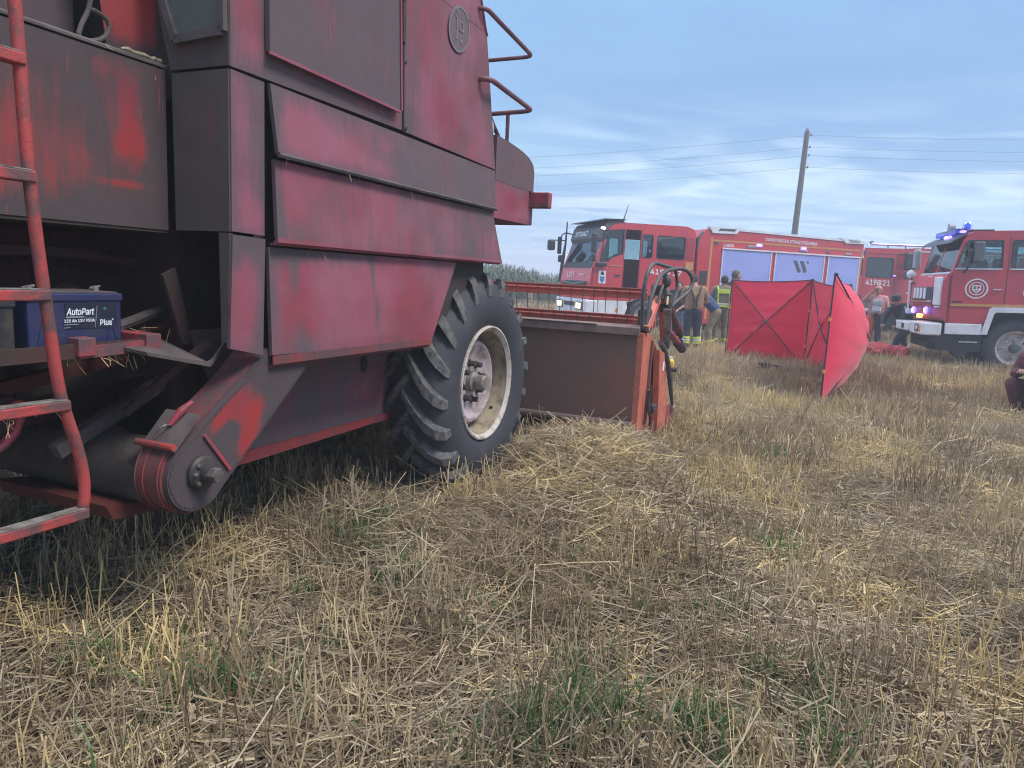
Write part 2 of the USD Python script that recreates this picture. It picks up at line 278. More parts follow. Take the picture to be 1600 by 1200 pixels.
def strawmat(name, ramp, trans=.25):
    MAT[name] = usdkit.material(stage, '/World/Looks/' + name, {
        'g': ('geometry', {}), 'oi': ('object_info', {}), 'ad': ('math', {'math_type': 'multiply_add', 'value2': .35}), 'fr': ('math', {'math_type': 'fraction'}),
        'r': ('rgb_ramp', {'ramp': ramp}), 'n': ('noise_texture', {'scale': 1.1, 'detail': 3.0}), 'nr': ('map_range', {'from_min': .3, 'from_max': .7, 'to_min': .80, 'to_max': 1.12}),
        'm': ('mix', {'mix_type': 'multiply', 'fac': 1.0}), 'p': ('principled_bsdf', {'roughness': .45, 'specular_ior_level': .4}), 't': ('translucent_bsdf', {}), 'x': ('mix_closure', {'fac': trans})},
        [('oi.random', 'ad.value1'), ('g.random_per_island', 'ad.value3'), ('ad.value', 'fr.value1'), ('fr.value', 'r.fac'), ('g.position', 'n.vector'), ('n.fac', 'nr.value'), ('r.color', 'm.color1'), ('nr.result', 'm.color2'),
         ('m.color', 'p.base_color'), ('m.color', 't.color'), ('p.BSDF', 'x.closure1'), ('t.BSDF', 'x.closure2')], surface='x.closure')
strawmat('straw', [(0, (0.25, 0.185, 0.107)), (0.1, (0.38, 0.29, 0.175)), (0.2, (0.48, 0.39, 0.272)), (0.32, (0.66, 0.51, 0.252)), (0.46, (0.8, 0.63, 0.281)), (0.56, (0.68, 0.58, 0.369)), (0.66, (0.4, 0.31, 0.204)), (0.76, (0.84, 0.71, 0.407)), (0.85, (0.54, 0.54, 0.475)), (0.89, (0.4, 0.43, 0.204)), (0.93, (0.25, 0.33, 0.136)), (0.96, (0.44, 0.34, 0.204)), (1, (0.3, 0.24, 0.145))])
strawmat('straw_grey', [(0, (0.21, 0.17, 0.121)), (0.3, (0.36, 0.3, 0.204)), (0.55, (0.46, 0.39, 0.272)), (0.75, (0.58, 0.49, 0.31)), (0.9, (0.44, 0.44, 0.378)), (1, (0.55, 0.52, 0.407))])
strawmat('green_blade', [(0, (.06, .13, .04)), (.5, (.10, .20, .06)), (.85, (.17, .26, .10)), (1, (.22, .22, .10))], .35)

# ------------------------------------------------------------------ ground
def frame(deg):
    a = math.radians(deg); return np.array([math.sin(a), math.cos(a)]), np.array([math.cos(a), -math.sin(a)])
D, N = frame(23.4)                                   # the combine's heading and its right-hand side
def cw(u, v): return D * u + N * v
MOUND = cw(5.22, -1.62)
def height(x, y):
    x, y = np.asarray(x, float), np.asarray(y, float); p = np.stack([x, y, np.zeros_like(x)], -1)
    h = (meshkit.fbm(p * .9, 4, 3) - .5) * .11 + (meshkit.noise(p * 4.5, 9) - .5) * .035
    far = np.clip((np.hypot(x, y) - 14) / 14, 0, 1); h = h * (1 - far)
    h = h - .13 * np.exp(-((x - 4.3) ** 2 + (y - 9.6) ** 2) / 1.6)
    e = (np.stack([x, y], -1) - MOUND); a = e @ D; b = e @ N
    h = h + .10 * np.exp(-((a / .42) ** 2 + (b / .40) ** 2)) + .07 * np.exp(-(((a + .5) / .6) ** 2 + ((b - .25) / .45) ** 2))
    return h
def grid_mesh():
    r = np.r_[0, np.geomspace(.6, 40, 90), np.geomspace(44, 2500, 34)]; t = np.linspace(0, 2 * np.pi, 220, endpoint=False)
    rr, tt = np.meshgrid(r, t, indexing='ij'); x, y = rr * np.sin(tt), rr * np.cos(tt); V = np.stack([x, y, height(x, y)], -1).reshape(-1, 3); n = len(t); F = []
    for i in range(len(r) - 1):
        a = i * n + np.arange(n); b = i * n + (np.arange(n) + 1) % n; F += [np.c_[a, b + n, b], np.c_[a, a + n, b + n]]
    m = trimesh.Trimesh(V, np.vstack(F), process=False)
    if m.face_normals[:, 2].mean() < 0: m.invert()
    return m
g = obj('ground', grid_mesh(), 'soil', smooth=True); tag(g[2], 'brown soil of the harvested stubble field', None, None, 'structure')

# straws: batches of thin three-sided stalks, each an island of its own
def stalks(P, r, sides=3):
    """P (n, k, 3) centre lines, r (n, k) radii"""
    n, k = P.shape[:2]; T = np.gradient(P, axis=1); T /= np.linalg.norm(T, axis=2, keepdims=True) + 1e-9
    a = np.where(np.abs(T[..., 2:]) < .9, [0, 0, 1.0], [1.0, 0, 0]); X = np.cross(T, a); X /= np.linalg.norm(X, axis=2, keepdims=True) + 1e-9; Y = np.cross(T, X)
    ang = np.arange(sides) * 2 * np.pi / sides
    V = P[:, :, None] + r[:, :, None, None] * (np.cos(ang)[:, None] * X[:, :, None] + np.sin(ang)[:, None] * Y[:, :, None])
    i, s = np.meshgrid(np.arange(k - 1), np.arange(sides), indexing='ij'); i, s = i.ravel(), s.ravel(); s2 = (s + 1) % sides
    f = np.vstack([np.c_[i * sides + s, i * sides + s2, (i + 1) * sides + s2], np.c_[i * sides + s, (i + 1) * sides + s2, (i + 1) * sides + s]])
    if sides == 3: f = np.vstack([f, [[(k - 1) * 3, (k - 1) * 3 + 1, (k - 1) * 3 + 2]]])
    F = (f[None] + (np.arange(n) * k * sides)[:, None, None]).reshape(-1, 3)
    return trimesh.Trimesh(V.reshape(-1, 3), F, process=False)
def ribbons(P, w, up):
    n, k = P.shape[:2]; T = np.gradient(P, axis=1); S = np.cross(T, up[:, None, :]); S /= np.linalg.norm(S, axis=2, keepdims=True) + 1e-9
    V = np.stack([P - S * w[:, :, None], P + S * w[:, :, None]], 2); f = []
    for i in range(k - 1): f += [[2 * i, 2 * i + 1, 2 * i + 3], [2 * i, 2 * i + 3, 2 * i + 2]]
    F = (np.array(f)[None] + (np.arange(n) * k * 2)[:, None, None]).reshape(-1, 3)
    return trimesh.Trimesh(V.reshape(-1, 3), F, process=False)
def stubble_patch(size, n, rg, hmin=.10, hmax=.25, rad=.0026):
    row = np.round(rg.uniform(-.5, .5, n) * size / .125) * .125 + rg.normal(0, .022, n)
    x, y = np.where(rg.random(n) < .65, row, rg.uniform(-.5, .5, n) * size), rg.uniform(-.5, .5, n) * size
    h = rg.uniform(hmin, hmax, n) * np.where(rg.random(n) < .12, 1.35, 1); tl = rg.normal(0, .17, (n, 2)); wild = rg.random(n) < .16; tl[wild] = rg.normal(0, .55, (wild.sum(), 2))
    b = np.stack([x, y, np.full(n, -.02)], 1); top = b + np.c_[tl * h[:, None], h]; mid = (b + top) / 2 + np.c_[rg.normal(0, .008, (n, 2)), np.zeros(n)]
    P = np.stack([b, mid, top], 1); r = rad * rg.uniform(.65, 1.45, n)
    m = [stalks(P, np.stack([r * 1.1, r, r * .92], 1))]
    k = n // 4; j = rg.integers(0, n, k); s = mid[j]; a = rg.uniform(0, 6.28, k); L = rg.uniform(.04, .12, k); o = np.c_[np.cos(a), np.sin(a), np.zeros(k)]
    Q = np.stack([s, s + o * L[:, None] * .5 + [0, 0, .025], s + o * L[:, None] - np.c_[np.zeros((k, 2)), rg.uniform(.0, .05, k)]], 1)
    m.append(ribbons(Q, np.stack([np.full(k, .003), np.full(k, .0032), np.full(k, .001)], 1), np.tile([0, 0, 1.0], (k, 1)) + rg.normal(0, .4, (k, 3)))); return cat(m)
def litter_patch(size, n, rg, zmax=.07, rad=.0025, lmin=.06, lmax=.34, steep=.16):
    c = np.c_[rg.uniform(-.5, .5, (n, 2)) * size, rg.random(n) ** 1.6 * zmax + .004]; a = rg.uniform(0, 6.28, n); s = rg.normal(0, steep, n); L = rg.uniform(lmin, lmax, n) * rg.uniform(.5, 1, n)
    d = np.c_[np.cos(a), np.sin(a), s]; e = np.c_[-np.sin(a), np.cos(a), np.zeros(n)] * (rg.normal(0, .03, n) * L / .2)[:, None]
    P = np.stack([c - d * L[:, None] / 2, c + e, c + d * L[:, None] / 2], 1); P[..., 2] = np.maximum(P[..., 2], .002); r = rad * rg.uniform(.5, 1.35, n)
    k = n // 3
    m = [stalks(P[k:], np.repeat(r[k:, None], 3, 1)), ribbons(P[:k], np.repeat(r[:k, None] * 1.3, 3, 1), np.tile([0, 0, 1.0], (k, 1)) + rg.normal(0, .5, (k, 3)))]
    return cat(m)
def grass_patch(size, n, rg, hmax=.22):
    b = np.c_[rg.normal(0, .28, (n, 2)) * size, np.zeros(n)]; a = rg.uniform(0, 6.28, n); h = rg.uniform(.4, 1, n) * hmax; o = np.c_[np.cos(a), np.sin(a), np.zeros(n)] * (h * rg.uniform(.15, .8, n))[:, None]
    P = np.stack([b, b + o * .35 + np.c_[np.zeros((n, 2)), h * .6], b + o + np.c_[np.zeros((n, 2)), h * rg.uniform(.75, 1, n)]], 1)
    return ribbons(P, np.stack([np.full(n, .0028), np.full(n, .0026), np.full(n, .0005)], 1), np.c_[-o[:, 1], o[:, 0], np.zeros(n)] * 0 + [0, 0, 1.0] + rg.normal(0, .3, (n, 3)))
def scatter(name, label, protos, mat, pos, scale, rz, idx, kind='stuff', category=None, protoname='clump', tilt=None):
    """a PointInstancer: stuff nobody could count"""
    path = numbered('/World', name); pi = UsdGeom.PointInstancer.Define(stage, path); tg = []
    for k, (pm, mt) in enumerate(zip(protos, mat if isinstance(mat, list) else [mat] * len(protos))):
        q = f'{path}/{protoname}' + (f'_{k:03d}' if k else ''); usdkit.mesh(stage, q, pm, MAT[mt]); tg.append(q)
    pi.CreatePrototypesRel().SetTargets(tg)
    pi.CreateProtoIndicesAttr(Vt.IntArray.FromNumpy(np.asarray(idx, np.int32))); pi.CreatePositionsAttr(Vt.Vec3fArray.FromNumpy(np.asarray(pos, np.float32)))
    pi.CreateScalesAttr(Vt.Vec3fArray.FromNumpy(np.repeat(np.asarray(scale, np.float32)[:, None], 3, 1)))
    h = np.asarray(rz) / 2; pi.CreateOrientationsAttr(Vt.QuathArray([Gf.Quath(float(math.cos(a)), 0, 0, float(math.sin(a))) for a in h]))
    tag(pi.GetPrim(), label, category, None, kind)
def field_points(d0, d1, step, rg, side=1.25):
    """jittered grid over what the camera and a step beside it could see"""
    ys = np.arange(d0, d1, step); P = []
    for y in ys:
        xw = .80 * y * side * .95 + 1.2; x = np.arange(-xw, xw, step); P.append(np.c_[x, np.full(len(x), y)])
    P = np.vstack(P); return P + rg.uniform(-.5, .5, P.shape) * step * .9
rg = np.random.default_rng(5)
near_st = [stubble_patch(.34, 46, rg, .10, .26, .0023) for _ in range(12)]; near_li = [litter_patch(.40, 150, rg, .07, .0020, .05, .36) for _ in range(10)]
mid_st = [stubble_patch(.62, 150, rg, .11, .25, .0026) for _ in range(7)]; mid_li = [litter_patch(.66, 290, rg, .09, .0024) for _ in range(6)]
far_st = [stubble_patch(1.6, 380, rg, .11, .25, .0065) for _ in range(5)]
def lay(name, label, protos, mat, d0, d1, step, keep=1.0, smin=.85, smax=1.2, row_aligned=True, z=0.0, mask=None):
    P = field_points(d0, d1, step, rg); P = P[rg.random(len(P)) < keep]
    if mask is not None: P = P[mask(P)]
    n = len(P); rz = (rg.normal(0, .12, n) + rg.integers(0, 2, n) * np.pi - math.radians(23.4)) if row_aligned else rg.uniform(0, 6.28, n)
    scatter(name, label, protos, mat, np.c_[P, height(P[:, 0], P[:, 1]) + z], rg.uniform(smin, smax, n), rz, rg.integers(0, len(protos), n))
def thin(P):  # stubble stands in denser and thinner drifts
    return meshkit.fbm(np.c_[P * .8, np.zeros(len(P))], 3, 21) > .40 - .28 * rg.random(len(P))
lay('stubble', 'cut upright wheat stubble in rows close by', near_st, 'straw', 1.2, 7.5, .30, 1.0, .8, 1.2, mask=thin)
lay('stubble', 'cut upright wheat stubble in the middle of the field', mid_st, 'straw', 7.3, 22, .52, 1.0, .85, 1.25, mask=thin)
lay('stubble', 'cut upright wheat stubble far across the field', far_st, 'straw', 21.5, 75, 1.35, 1.0, .9, 1.25)
lay('loose_straw', 'loose broken straw lying over the near field', near_li, 'straw', 1.2, 7.5, .29, 1.0, .85, 1.25, False)
lay('loose_straw', 'older grey straw lying under the near stubble', near_li, 'straw_grey', 1.2, 7.5, .34, 1.0, .85, 1.25, False, -.012)
lay('loose_straw', 'loose straw lying over the middle of the field', mid_li, 'straw', 7.3, 24, .5, 1.0, .85, 1.3, False)
top_li = [litter_patch(.6, 12, rg, .17, .0022, .2, .55, .25) for _ in range(8)]
lay('long_straw', 'long pale straws lying on top of the stubble', top_li, 'straw', 1.2, 12, .55, 1.0, .7, 1.15, False)
def drift(name, label, segs, n, spread, hgt, mat='straw'):
    """a thick windrow or heap of straw"""
    pr = [litter_patch(.5, 190, rg, .16, .0019, .1, .42, .38) for _ in range(4)]; P = []
    for (a, b, w) in segs:
        t = rg.random((n, 1)); P.append(np.asarray(a) * (1 - t) + np.asarray(b) * t + rg.normal(0, w, (n, 2)))
    P = np.vstack(P); k = len(P)
    scatter(name, label, pr, mat, np.c_[P, height(P[:, 0], P[:, 1]) + rg.random(k) * hgt], rg.uniform(.7, 1.2, k), rg.uniform(0, 6.28, k), rg.integers(0, 4, k))
drift('straw_heap', 'heap of golden straw by the front wheel and header', [(cw(5.2, -1.75), cw(5.3, -1.5), .16), (cw(4.75, -1.7), cw(5.5, -1.35), .14), (cw(4.6, -1.55), cw(4.9, -1.3), .2)], 18, .2, .09)
drift('straw_windrow', 'flattened straw windrow on the right of the field', [((4.2, 5.6), (6.2, 8.2), .35), ((3.2, 6.6), (5.2, 6.2), .3), ((.2, 4.2), (.7, 5.0), .25), ((-.3, 3.6), (.4, 4.2), .25)], 16, .3, .03)
P = []
for (x, y, n, s) in [(.62, 2.15, 8, .22), (.30, 2.12, 6, .14), (.9, 2.9, 4, .2), (.1, 3.0, 3, .15), (.15, 2.2, 4, .1), (1.55, 3.75, 5, .08), (-.95, 2.35, 4, .08), (-.62, 3.55, 10, .16), (-.5, 2.9, 6, .2), (.95, 2.35, 6, .15), (2.3, 5.9, 3, .2), (-1.3, 2.3, 3, .1), (-2.0, 3.0, 4, .2)]:
    P.append(np.array([x, y]) + rg.normal(0, s, (n, 2)))
P = np.vstack(P); n = len(P)
scatter('grass', 'thin green grass growing up through the stubble', [grass_patch(.22, 34, rg) for _ in range(4)], 'green_blade', np.c_[P, height(P[:, 0], P[:, 1])], rg.uniform(.6, 1.15, n), rg.uniform(0, 6.28, n), rg.integers(0, 4, n))
# thin evening haze: near things stay clear, far ones fade to a pale blue
MAT['haze_air'] = usdkit.material(stage, '/World/Looks/haze_air', {'v': ('principled_volume', {'color': (.82, .87, 1.0), 'density': .0044, 'anisotropy': .2})}, [], volume='v.volume')
hz = obj('haze', box((-2600, -2600, -1.3), (2600, 2600, 14.5)), 'haze_air'); tag(hz[2], 'thin blue evening haze over the field', None, None, 'stuff')
blade = [grass_patch(.3, 9, rg, .20) for _ in range(5)]
lay('grass', 'sparse single green blades scattered all over the stubble', blade, 'green_blade', 1.2, 13, .44, .34, .7, 1.25, False)
# ------------------------------------------------------------------ far background: trees, maize, poles, wires
def tree(loc, h, w, label, seed, conif=False):
    rg2 = np.random.default_rng(seed); t = Thing('distant_tree', label, 'tree', (*loc, 0), 0, (0, 0, 0), 'trees on the horizon')
    obj('trunk', tube([(0, 0, 0), (.1, 0, h * .3), (.05, .1, h * .75)], [h * .022, h * .018, h * .008], 7), 'bark', t)
    n = 900; q = rg2.normal(0, 1, (n, 3)); q /= np.linalg.norm(q, axis=1, keepdims=True); q *= rg2.random((n, 1)) ** .4
    lob = rg2.normal(0, 1, (7, 3)) * [w * .25, w * .25, h * .17] + [0, 0, h * .6]; k = rg2.integers(0, 7, n); c = lob[k] + q * np.array([w * .27, w * .27, h * .2]) * rg2.uniform(.6, 1.2, (n, 1))
    c[:, 2] = np.clip(c[:, 2], h * .12, h)
    a, b = rg2.normal(0, 1, (n, 3)), rg2.normal(0, 1, (n, 3)); s = h * .045
    a *= s / np.linalg.norm(a, axis=1, keepdims=True); b *= s / np.linalg.norm(b, axis=1, keepdims=True)
    V = np.stack([c - a, c + b, c + a, c - b], 1).reshape(-1, 3); i = np.arange(n) * 4; F = np.vstack([np.c_[i, i + 1, i + 2], np.c_[i, i + 2, i + 3]])
    obj('crown', trimesh.Trimesh(V, F, process=False), 'far_leaf', t)
DT = 420.0
for k, (sl, h, w, lb) in enumerate([(-.075, 4.6, 9, 'low dark tree on the horizon behind the combine, far left of the row'), (-.045, 5.2, 9, 'broad dark tree on the horizon beyond the maize'), (-.012, 4.0, 8, 'low bushy tree on the horizon just above the maize tips'), (.014, 3.6, 8, 'low round tree on the horizon left of the thin far pole'),
        (.023, 3.8, 6, 'small tree on the horizon right of the thin far pole'), (.031, 6.0, 9, 'tallest round tree in the row on the horizon'), (.043, 5.2, 7, 'narrow tree in the row on the horizon beside the tallest one'), (.052, 5.0, 9, 'wide tree in the row on the horizon nearest the truck cab'), (.061, 4.6, 8, 'tree on the horizon partly behind the truck front'), (.30, 4.2, 12, 'dark tree on the horizon behind the tall fire engine'), (.48, 4.4, 11, 'dark tree on the horizon seen through the second truck window')]):
    tree((sl * DT, DT), h, w, lb, 100 + k)
fp = Thing('utility_pole', 'thin far pole with a crossbar above the distant trees', 'pole', (.0207 * 180, 180, 0))
obj('mast', cyl((0, 0, 0), (0, 0, 3.6), .10, 8), 'wire_dark', fp); obj('crossbar', box((-.8, -.05, 2.75), (.8, .05, 2.88)), 'wire_dark', fp)
# maize: tall plants packed into a dense crop
def maize(rg2, h):
    ms = [tube([(0, 0, 0), (.01, .01, h * .5), (.03, 0, h)], [.014, .012, .006], 5)]; P, W = [], []
    for k in range(10):
        z0 = h * (.1 + .078 * k); a = k * math.pi + rg2.normal(0, .5); L = rg2.uniform(.45, .75); o = np.array([math.cos(a), math.sin(a), 0])
        P.append([np.array([0, 0, z0]), np.array([0, 0, z0]) + o * L * .45 + [0, 0, .24], np.array([0, 0, z0]) + o * L * .8 + [0, 0, .22], np.array([0, 0, z0]) + o * L + [0, 0, .0]]); W.append([.03, .04, .03, .004])
    ms.append(ribbons(np.array(P), np.array(W), np.tile([0, 0, 1.0], (10, 1)) + rg2.normal(0, .2, (10, 3)))); return cat(ms)
def tassel(rg2, h): return cat([tube([(.03, 0, h), (.03 + .1 * math.cos(a), .1 * math.sin(a), h + .22)], [.009, .004], 4) for a in (0, 1.3, 2.6, 3.9, 5.2)] + [tube([(.03, 0, h), (.03, 0, h + .3)], [.01, .004], 4)])
rg3 = np.random.default_rng(77); hs = [1.75, 1.9, 2.0]; mz = [maize(rg3, h) for h in hs] + [tassel(rg3, h) for h in hs]
xs, ys = np.meshgrid(np.arange(-24, 4.6, .28), np.arange(40, 58, .75)); P = np.c_[xs.ravel(), ys.ravel()] + rg3.uniform(-.12, .12, (xs.size, 2)); P = P[(P[:, 0] < P[:, 1] * .075 - rg3.random(len(P)) * .5)]
lower = np.clip((P[:, 0] + 1.0) / 3.2, 0, 1); k = rg3.integers(0, 3, len(P)); sc = rg3.uniform(.88, 1.12, len(P)) * (1 - .26 * lower); rz = rg3.uniform(0, 6.28, len(P)); pos = np.c_[P, np.zeros(len(P))]
scatter('maize_crop', 'dense green maize standing at the edge of the field', mz, ['corn_leaf'] * 3 + ['corn_tassel'] * 3, np.vstack([pos, pos]), np.r_[sc, sc], np.r_[rz, rz], np.r_[k, k + 3], protoname='maize_plant')
sh = Thing('straw_sheaf', 'small tan sheaf standing before the maize, seen between the reel bats', 'sheaf', (.0187 * 38, 38, 0))
n = 240; a = rg3.uniform(0, 6.28, n); r = np.sqrt(rg3.random(n)) * .27; b = np.c_[r * np.cos(a), r * np.sin(a), np.zeros(n)]; tp = np.c_[.45 * b[:, :2] + rg3.normal(0, .02, (n, 2)), rg3.uniform(.6, .82, n)]
obj('stems', stalks(np.stack([b, (b + tp) / 2 * [.8, .8, 1], tp], 1), np.full((n, 3), .012)), plain('sheaf_straw', (.46, .33, .20), .8, (.40, .24, .17), 9), sh)
obj('band', lathe([(.15, .34), (.175, .34), (.175, .42), (.15, .42)], (0, 0, 0), 'z', 20), 'dust_grey', sh)
# power pole with its cables
PX, PY = 13.55, 36.0
pole = Thing('power_pole', 'tall grey leaning wooden power pole behind the fire engines', 'pole', (PX + .02, PY, 0))
obj('post', tube([(-.02, 0, -.2), (0.03, 0, 4.4), (.12, 0, 9.1)], [.17, .15, .12], 14), 'pole_wood', pole, smooth=50)
obj('pole_cap', lathe([(0, 9.32), (.05, 9.28), (.13, 9.1), (.125, 9.05), (0, 9.05)], (.12, 0, 0), 'z', 10), 'pole_wood', pole)
for zz in (8.95, 8.40, 8.0, 7.45):
    obj('insulator', cat([cyl((.10, 0, zz), (.32, -.02, zz), .018, 6), ico((.32, -.02, zz + .05), .05, 1, (.8, .8, 1.3))]), 'bare_steel', pole)
for k, (zz, gl, gr, lb) in enumerate([(8.98, .0, 0, 'topmost thin cable of the power line'), (8.43, -.3, .0, 'second cable of the power line from the top'), (8.03, -.5, .0, 'third cable of the power line from the top'), (7.48, -.7, .0, 'lowest thin cable of the power line')]):
    L0 = np.array([-28.0, 62.0, zz + 1.4 + gl]); R0 = np.array([44.0, 30.0, zz + 1.0]); c = np.array([PX + .34, PY - .02, zz])
    def cat_(a, b, sag, m=16):
        t = np.linspace(0, 1, m)[:, None]; p = a * (1 - t) + b * t; p[:, 2] -= (4 * t * (1 - t))[:, 0] * sag; return p
    w = obj('power_cable', tube(np.vstack([cat_(L0, c, .9), cat_(c, R0, .5)[1:]]), .006, 5), 'wire_dark'); tag(w[2], lb, 'cable')

# ------------------------------------------------------------------ combine harvester: local x = to its right (v), y = forward (u)
V0 = -2.10
C0 = cw(2.5, -3.5)
combine = Thing('combine_harvester', 'big old red combine harvester under thick dust, seen from its right rear', 'combine harvester', (C0[0], C0[1], 0), -23.4, (-3.5, 2.5, 0))
def dirt_prim(o, vals):
    pv = UsdGeom.PrimvarsAPI(o[2]).CreatePrimvar('dirt', Sdf.ValueTypeNames.FloatArray, 'vertex'); pv.Set(Vt.FloatArray.FromNumpy(np.asarray(vals, np.float32)))
def sheet(name, corners, base=.5, blobs=(), mat='combine_paint', parent=None, thick=.018, dent=.006, nu=44, nv=26, edge=.22, ew=.05, out=(1, 0, 0), label=None, seed=0, crown=0.0):
    """pressed sheet metal: corners (u,v,z) bottom-left, bottom-right, top-right, top-left; slight dents; dust map on its vertices
    blobs: (u, z, ru, rz, amount) more (+) or less (-) dust"""
    c = np.array([[v, u, z] for u, v, z in corners], float)
    s, t = np.meshgrid(np.linspace(0, 1, nu), np.linspace(0, 1, nv), indexing='ij'); s, t = s[..., None], t[..., None]
    P = (c[0] * (1 - s) + c[1] * s) * (1 - t) + (c[3] * (1 - s) + c[2] * s) * t
    nn = np.cross(c[1] - c[0], c[3] - c[0]); nn /= np.linalg.norm(nn)
    flip = nn @ np.array(out, float) < 0
    if flip: nn = -nn
    fade = np.clip(np.minimum(np.minimum(s, 1 - s), np.minimum(t, 1 - t)) * 8, 0, 1)
    dn = (meshkit.fbm(P * 3.2 + seed, 3, seed) - .5)[..., None] * 2 * dent + (meshkit.noise(P * np.array([1, 1, 1]) * 9 + seed, seed + 7) - .5)[..., None] * dent * .5
    F = P + nn * (dn * fade + crown * 4 * s * (1 - s) * 4 * t * (1 - t)); B = P - nn * thick
    idx = np.arange(nu * nv).reshape(nu, nv); q = []
    a, b, cc, d = idx[:-1, :-1].ravel(), idx[1:, :-1].ravel(), idx[1:, 1:].ravel(), idx[:-1, 1:].ravel()
    q.append(np.vstack([np.c_[a, b, cc], np.c_[a, cc, d]])); m = nu * nv
    q.append(np.vstack([np.c_[a, cc, b], np.c_[a, d, cc]]) + m)
    ring = np.r_[idx[:-1, 0], idx[-1, :-1], idx[:0:-1, -1], idx[0, :0:-1]]; r2 = np.roll(ring, -1)
    q.append(np.vstack([np.c_[ring, ring + m, r2 + m], np.c_[ring, r2 + m, r2]]))
    f = np.vstack(q);  f = f[:, ::-1] if flip else f
    mesh = trimesh.Trimesh(np.vstack([F.reshape(-1, 3), B.reshape(-1, 3)]), f, process=False)
    o = obj(name, mesh, mat, parent or combine, label=label)
    L = np.array([np.linalg.norm(c[1] - c[0]), np.linalg.norm(c[3] - c[0])]); ed = np.minimum(np.minimum(s, 1 - s) * L[0], np.minimum(t, 1 - t) * L[1])[..., 0]
    dv = base + edge * np.exp(-ed / ew)
    for (bu, bz, ru, rz, am) in blobs:
        dv = dv + am * np.exp(-((P[..., 1] - bu) / ru) ** 2 - ((P[..., 2] - bz) / rz) ** 2)
    dv = dv + (meshkit.fbm(P * np.array([1, 5.0, 2.5]) + 3 * seed, 4, seed + 40) - .5) * .5
    dirt_prim(o, np.r_[dv.ravel(), np.full(m, .9)]); return o
def paint(o, v): # even dust on a small part
    n = len(UsdGeom.Mesh(o[2]).GetPointsAttr().Get()); dirt_prim(o, np.full(n, v)); return o
def part(name, mesh, mat, dirt=None, parent=None, smooth=False, label=None):
    o = obj(name, mesh, mat, parent or combine, smooth, label)
    if dirt is not None: paint(o, dirt)
    return o
def Pv(*p): # (u, v, z) -> local
    return [(v, u, z) for u, v, z in p]
v = V0
# --- right-hand side, rear column first
sheet('side_panel', [(2.095, v, 1.59), (2.268, v, 1.585), (2.268, v, 2.175), (2.095, v, 2.178)], .74, [(2.13, 1.98, .06, .18, -.35), (2.22, 1.64, .06, .09, -.45), (2.14, 1.75, .05, .1, -.2)], nu=16, nv=40, seed=1, label='narrow dusty panel at the rear corner')
sheet('side_panel', [(2.085, v - .004, 1.14), (2.262, v - .004, 1.10), (2.268, v + .004, 1.572), (2.095, v + .004, 1.578)], .40, [(2.15, 1.55, .2, .09, .6), (2.18, 1.33, .07, .16, -.35), (2.25, 1.2, .05, .3, .3)], nu=16, nv=40, seed=2, label='pinkish lower panel at the rear corner')
sheet('rear_panel', [(2.088, -2.152, 1.16), (2.088, -2.106, 1.16), (2.088, -2.106, 1.583), (2.088, -2.160, 1.583)], .95, nu=8, nv=20, out=(0, -1, 0), seed=3, mat='combine_rear_paint')
sheet('rear_panel', [(2.088, -2.385, 1.588), (2.088, -2.106, 1.588), (2.088, -2.106, 2.178), (2.088, -2.392, 2.178)], .92, [(0, 1.9, 9, .2, -.12)], nu=20, nv=30, out=(0, -1, 0), seed=4, mat='combine_rear_paint', label='grey dusty rear face of the corner column')
# grain tank: side in two sheets with a bolted seam, cover on the rear one, rear face above the column
sheet('tank_side', [(2.095, v, 2.188), (3.262, v, 2.192), (3.262, v, 3.55), (2.095, v, 3.55)], .80, [(2.16, 2.42, .1, .09, -.5), (2.5, 2.27, .14, .035, -.35), (2.92, 2.24, .22, .03, -.5), (2.2, 2.3, .06, .05, -.35), (3.2, 2.45, .05, .4, -.35)], nu=60, nv=60, seed=5)
F4 = [(3.268, v, 2.19), (4.394, v, 2.168), (4.19, v, 2.95), (3.268, v, 2.95)]
sheet('tank_side', F4, .30, [(3.32, 2.25, .1, .1, .35), (3.9, 2.5, .5, .4, .12), (3.36, 2.6, .07, .4, .2), (4.25, 2.5, .12, .4, .15)], nu=60, nv=44, seed=6, edge=.15, label='pinkish forward side sheet of the grain tank')
sheet('tank_side', [(3.268, v, 2.953), (4.189, v, 2.953), (3.86, v, 3.55), (3.268, v, 3.55)], .3, nu=30, nv=24, seed=7, edge=.15)
part('weld_seam', tube([(v + .003, 4.192, 2.94), (v + .003, 4.16, 2.98), (v + .003, 4.05, 3.2)], .006, 5), 'combine_paint', .4)
sheet('tank_cover', [(2.268, v + .028, 2.29), (3.19, v + .028, 2.276), (3.13, v + .028, 3.3), (2.258, v + .028, 3.3)], .98, [(2.75, 2.55, .4, .2, -.25), (2.45, 2.7, .1, .2, -.2)], nu=50, nv=50, seed=8, thick=.022, dent=.003, label='big dark dusty cover plate on the grain tank side')
part('cover_edge', cat([beam((v + .03, 3.202, 2.276), (v + .03, 3.14, 3.3), .008, .014), beam((v + .03, 2.262, 2.282), (v + .03, 3.19, 2.268), .01, .012)]), 'combine_paint', .15)
part('seam', beam((v + .004, 3.265, 2.195), (v + .004, 3.21, 3.3), .01, .012), 'dark_steel')
for (bu, bz) in [(3.245, 2.617), (3.262, 2.525), (3.282, 2.205), (3.235, 2.82), (2.2, 2.9)]:
    part('bolt', lathe([(0, .012), (.008, .012), (.011, .004), (.011, -.002)], (v + .002, bu, bz), 'x', 8), 'dark_steel')
